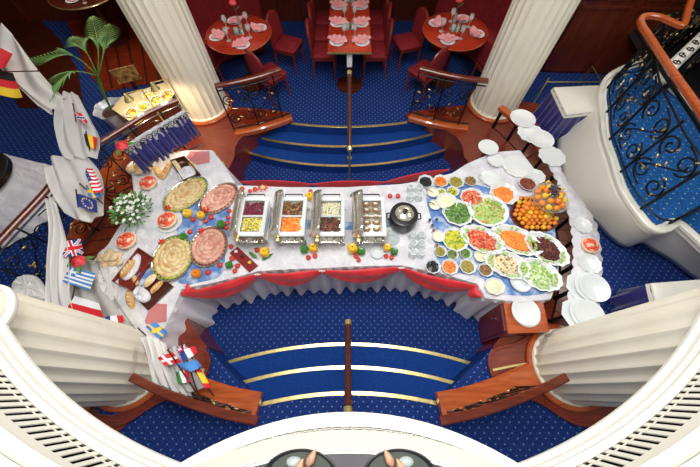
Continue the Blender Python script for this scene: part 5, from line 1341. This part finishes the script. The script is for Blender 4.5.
def wineglass(x,y,lb,cache={}):
    if 'p' not in cache:
        t=thing('wine_glass',(x,y,tt),lb,'glass','glasses on the dining tables'); m=M(); m.lathe([(.03,0),(.03,.003),(.005,.008),(.004,.07),(.022,.09),(.032,.12),(.028,.16),(.026,.16),(.029,.12),(.001,.085)],18,(x,y,tt+.001),cap1=False); m.build('glass_body',glass,t); cache['p']=t
    else: dup(cache['p'],(x,y,tt),0,lb)
tabm=mat('table_veneer','A02A18',.22,col2='B83A22',nscale=4,coat=.5)
def centrepiece(x,y,lb,ro=True):
    t=thing('table_centrepiece',(x,y,tt),'small menu stand and candle '+lb,'centrepiece')
    m=M(); m.box((x,y,tt+.004),(.16,.13,.006),.3); m.build('stand_tray',silver_rim,t,smooth=False)
    m=M(); m.lathe([(.03,tt+.008),(.03,tt+.05),(.022,tt+.055),(.012,tt+.056)],16,(x-.03,y,0)); m.build('candle_glass',glass,t)
    m=M(); m.lathe([(.022,tt+.008),(.026,tt+.03),(.02,tt+.06),(.024,tt+.065)],16,(x+.04,y+.02,0)); m.build('salt_pot',chrome,t)
    if ro:
        v=thing('bud_vase',(x,y+.14,tt),'bud vase with a single red rose '+lb,'vase')
        m=M(); m.lathe([(.03,tt+.001),(.034,tt+.03),(.012,tt+.10),(.015,tt+.13)],16,(x,y+.14,0)); m.build('vase_body',chrome,v)
        m=M(); m.tube([(x,y+.14,tt+.1),(x-.01,y+.14,tt+.27)],.004); leaf(m,(x,y+.14,tt+.2),(x+.07,y+.16,tt+.24),.015); m.build('rose_stem',stemg,v)
        m=M()
        for i in range(7): m.ell((x-.01+.02*math.cos(i*.9),y+.14+.02*math.sin(i*.9),tt+.285+.004*(i%2)),(.028,.022,.026),8,6)
        m.build('rose_head',petalr,v)
for (px,py,side) in ((238.5,33,'left'),(455.5,30,'right')):
    c=P(px,py,tt); t=thing('round_dining_table',(c.x,c.y,FZ),'round polished red dining table at the back %s'%side,'table')
    m=M(); m.lathe([(.42,tt-.03),(.435,tt-.02),(.435,tt-.005),(.425,tt),(.001,tt)],56,(c.x,c.y,0),1.0,1.0,cap1=False); m.build('tabletop',tabm,t)
    m=M(); m.tube([(c.x+.435*math.cos(2*PI*i/56),c.y+.435*math.sin(2*PI*i/56),tt-.012) for i in range(56)],.008,6,True); m.build('brass_edge',mahog2,t)
    m=M(); m.lathe([(.22,FZ),(.22,FZ+.02),(.05,FZ+.05),(.04,tt-.05),(.12,tt-.03)],24,(c.x,c.y,0)); m.build('pedestal',dkwood,t)
    for k,a in enumerate((200,290,20,110,) if side=='left' else (240,150,-20,60)):
        w='on the %s round table, %s'%(side,['first clockwise from left','nearest the steps','at the right','at the back'][k] if side=='left' else ['nearest the steps','at the left','at the right','at the back'][k])
        setting(c.x+.29*math.cos(rad(a)),c.y+.29*math.sin(rad(a)),rad(a)+PI/2+.4,w,k); wineglass(c.x+.2*math.cos(rad(a+40)),c.y+.2*math.sin(rad(a+40)),'clear wine glass '+w)
    centrepiece(c.x,c.y+.02,'on the %s round table'%side)
    s_=-1 if side=='left' else 1
    for (dx,dy,rz,w) in ((-s_*.36,-.30,s_*.75,'nearest the back steps'),(-s_*.56,.38,s_*1.9,'facing the middle table side'),(s_*.62,-.2,-s_*1.2,'on the outer side')):
        chair(c.x+dx,c.y+dy,rz,'red upholstered chair at the %s round table, %s'%(side,w))
    # curved banquette behind
    b=thing('banquette_bench',(c.x,c.y+.9,FZ),'curved dark red banquette behind the %s round table'%side,'bench')
    ar=[Vector((c.x+.85*math.cos(rad(a)),c.y+.85*math.sin(rad(a)),0)) for a in (range(85,196,6) if side=='left' else range(-15,96,6))]
    m=M(); m.bar([Vector((p.x,p.y,FZ+.22)) for p in ar],.42,.44); m.build('bench_seat',redfab,b)
    ar2=[Vector((c.x+(p.x-c.x)*1.3,c.y+(p.y-c.y)*1.3,0)) for p in ar]
    m=M(); m.bar([Vector((p.x,p.y,FZ+.45)) for p in ar2],.12,.9); m.build('bench_back',redfab,b)
# long central table
a_=P(327.5,52,tt); b_=P(371.5,52,tt); y0_=a_.y; xL,xR=a_.x,b_.x; y1_=y0_+1.9
t=thing('long_dining_table',((xL+xR)/2,(y0_+y1_)/2,FZ),'long polished red dining table at the back centre','table')
m=M(); m.bbox_(((xL+xR)/2,(y0_+y1_)/2,tt-.016),(xR-xL,y1_-y0_,.032)); m.build('tabletop',tabm,t)
m=M(); m.box(((xL+xR)/2,y0_-.004,tt-.014),(xR-xL+.01,.012,.022)); m.build('brass_edge',brass,t,smooth=False)
for yy in (y0_+.35,y1_-.35):
    m=M(); m.lathe([(.2,FZ),(.2,FZ+.02),(.05,FZ+.05),(.045,tt-.05),(.12,tt-.03)],20,((xL+xR)/2,yy,0)); m.build('pedestal',dkwood,t)
m=M(); m.box(((xL+xR)/2,y0_+.04,tt-.13),(.07,.02,.2)); m.build('white_tag',china,t,smooth=False)
xc=(xL+xR)/2
for j in range(4):
    for sx in(-1,1):
        yy=y0_+.20+j*.42; w='on the long table, %s place on the %s'%(['nearest','second','third','farthest'][j],'left' if sx<0 else 'right')
        setting(xc+sx*(xR-xL)*.29,yy,rad(0)+sx*.35,w,j); wineglass(xc+sx*.07,yy+.12,'clear wine glass '+w)
        if j<3: chair(xc+sx*((xR-xL)/2+.10),yy+.44,-sx*PI/2*-1 if sx>0 else -PI/2,'red upholstered chair on the %s of the long table, %s'%('left' if sx<0 else 'right',['nearest the steps','second back','third back'][j]))
centrepiece(xc,y0_+.55,'near the front of the long table',False); centrepiece(xc,y0_+1.2,'near the back of the long table')
# partly seen table top left
tt2=tt
c=P(84,-10,tt); t=thing('round_dining_table',(c.x,c.y,FZ),'dark dining table cut off by the top left edge','table')
m=M(); m.lathe([(.5,tt-.03),(.515,tt-.015),(.5,tt),(.001,tt)],48,(c.x,c.y,0),cap1=False); m.build('tabletop',dkwood,t)
m=M(); m.tube([(c.x+.51*math.cos(2*PI*i/48),c.y+.51*math.sin(2*PI*i/48),tt-.01) for i in range(48)],.008,6,True); m.build('brass_edge',brass,t)
m=M(); m.lathe([(.22,FZ),(.22,FZ+.02),(.05,FZ+.05),(.04,tt-.05),(.12,tt-.03)],20,(c.x,c.y,0)); m.build('pedestal',dkwood,t)
setting(c.x-.05,c.y-.28,.3,'on the dark table at the top left edge',0); setting(c.x+.32,c.y-.12,.9,'at the right of the dark table at the top left edge',0); wineglass(c.x+.15,c.y-.35,'clear wine glass on the dark table at the top left edge')
# parquet areas on the left floor
m=M(); m.prism(PL([(40,108),(20,108),(-10,60),(-70,-10),(-20,-40),(60,40),(78,70),(84,110),(62,112)],.452),.451,.456); struct(m.build('floor_parquet',dkwood,smooth=False))
m=M(); m.prism(PL([(70,-40),(190,-40),(190,84),(168,80),(104,92),(86,70),(52,-20)],.452),.451,.457); struct(m.build('floor_parquet_red',mahog,smooth=False))
m=M()
for i in range(7):
    a1,b1=P(75+i*14,-20,.46),P(100+i*12,88,.46); m.bar([a1,b1],.03,.012)
struct(m.build('trim_parquet_lines',dkwood,smooth=False))
# brass easel behind the right ledge
t=thing('brass_stand',P(578,82,.46),'folding brass stand on the floor behind the right navy draped table','stand')
m=M(); f=[P(533,104,.47),P(549,78,.75)]; m.tube(f,.012); m.tube([P(546,82,.6),P(602,82,.6)],.010); m.tube([P(580,82,.6),P(592,66,.9),P(602,82,.6)],.010); m.build('brass_tubes',brass,t)

# ================================================================= LIGHT, WORLD, CAMERA
def area(name,loc,size,energy,color=(1,.97,.92),rot=(0,0,0),sy=None):
    l=bpy.data.lights.new(name,'AREA'); l.energy=energy; l.size=size; l.color=color
    if sy: l.shape='RECTANGLE'; l.size_y=sy
    o=bpy.data.objects.new(name,l); COL.objects.link(o); o.location=loc; o.rotation_euler=rot; return o
area('atrium_lamp',(0,1.3,5.4),2.2,165,(1,.98,.95))
pl_=bpy.data.lights.new('flash_fill','POINT'); pl_.energy=95; pl_.color=(1,.98,.95); pl_.shadow_soft_size=.18; po_=bpy.data.objects.new('flash_fill',pl_); COL.objects.link(po_); po_.location=(0,.35,4.15)  # added flash-like fill close to the camera, not a fitting of the balcony
for sx in(-1,1):  # unseen fill spots added to brighten the front columns and fascia
    l=bpy.data.lights.new('column_fill','SPOT'); l.energy=430; l.color=(1,.97,.93); l.spot_size=math.radians(46); l.spot_blend=.8; l.shadow_soft_size=.12
    o=bpy.data.objects.new('column_fill',l); COL.objects.link(o); o.location=(sx*1.2,4.5,2.5); o.rotation_euler=(Vector((-sx*2.0,.25,1.7))-Vector(o.location)).to_track_quat('-Z','Y').to_euler()
area('dining_lamp',(0,4.9,2.5),3.0,4,(1,.8,.6),(0,0,0),.8)
area('floor_fill_left',(-3.6,4.6,2.5),1.2,22,(1,.86,.7))  # unseen warm fill added to brighten the dark floor at back left
area('buffet_lamp',(3.4,4.6,2.5),1.0,10,(1,.86,.7))
area('stair_lamp',(4.4,2.6,4.4),1.4,55,(1,.97,.92),(0,math.radians(20),0))
w=bpy.data.worlds.new('World'); bpy.context.scene.world=w; w.use_nodes=True
w.node_tree.nodes['Background'].inputs[0].default_value=(1,.96,.92,1); w.node_tree.nodes['Background'].inputs[1].default_value=.2
cam=bpy.data.cameras.new('Camera'); co=bpy.data.objects.new('Camera',cam); COL.objects.link(co)
co.location=(0,0,H); co.rotation_euler=(T,0,0); cam.sensor_fit='HORIZONTAL'; cam.sensor_width=36; cam.lens=36*F/700; cam.clip_start=.05
sc=bpy.context.scene; sc.camera=co
sc.view_settings.view_transform='Standard'; sc.view_settings.look='None'; sc.view_settings.gamma=1; sc.view_settings.use_curve_mapping=False
sc.view_settings.exposure=0.0
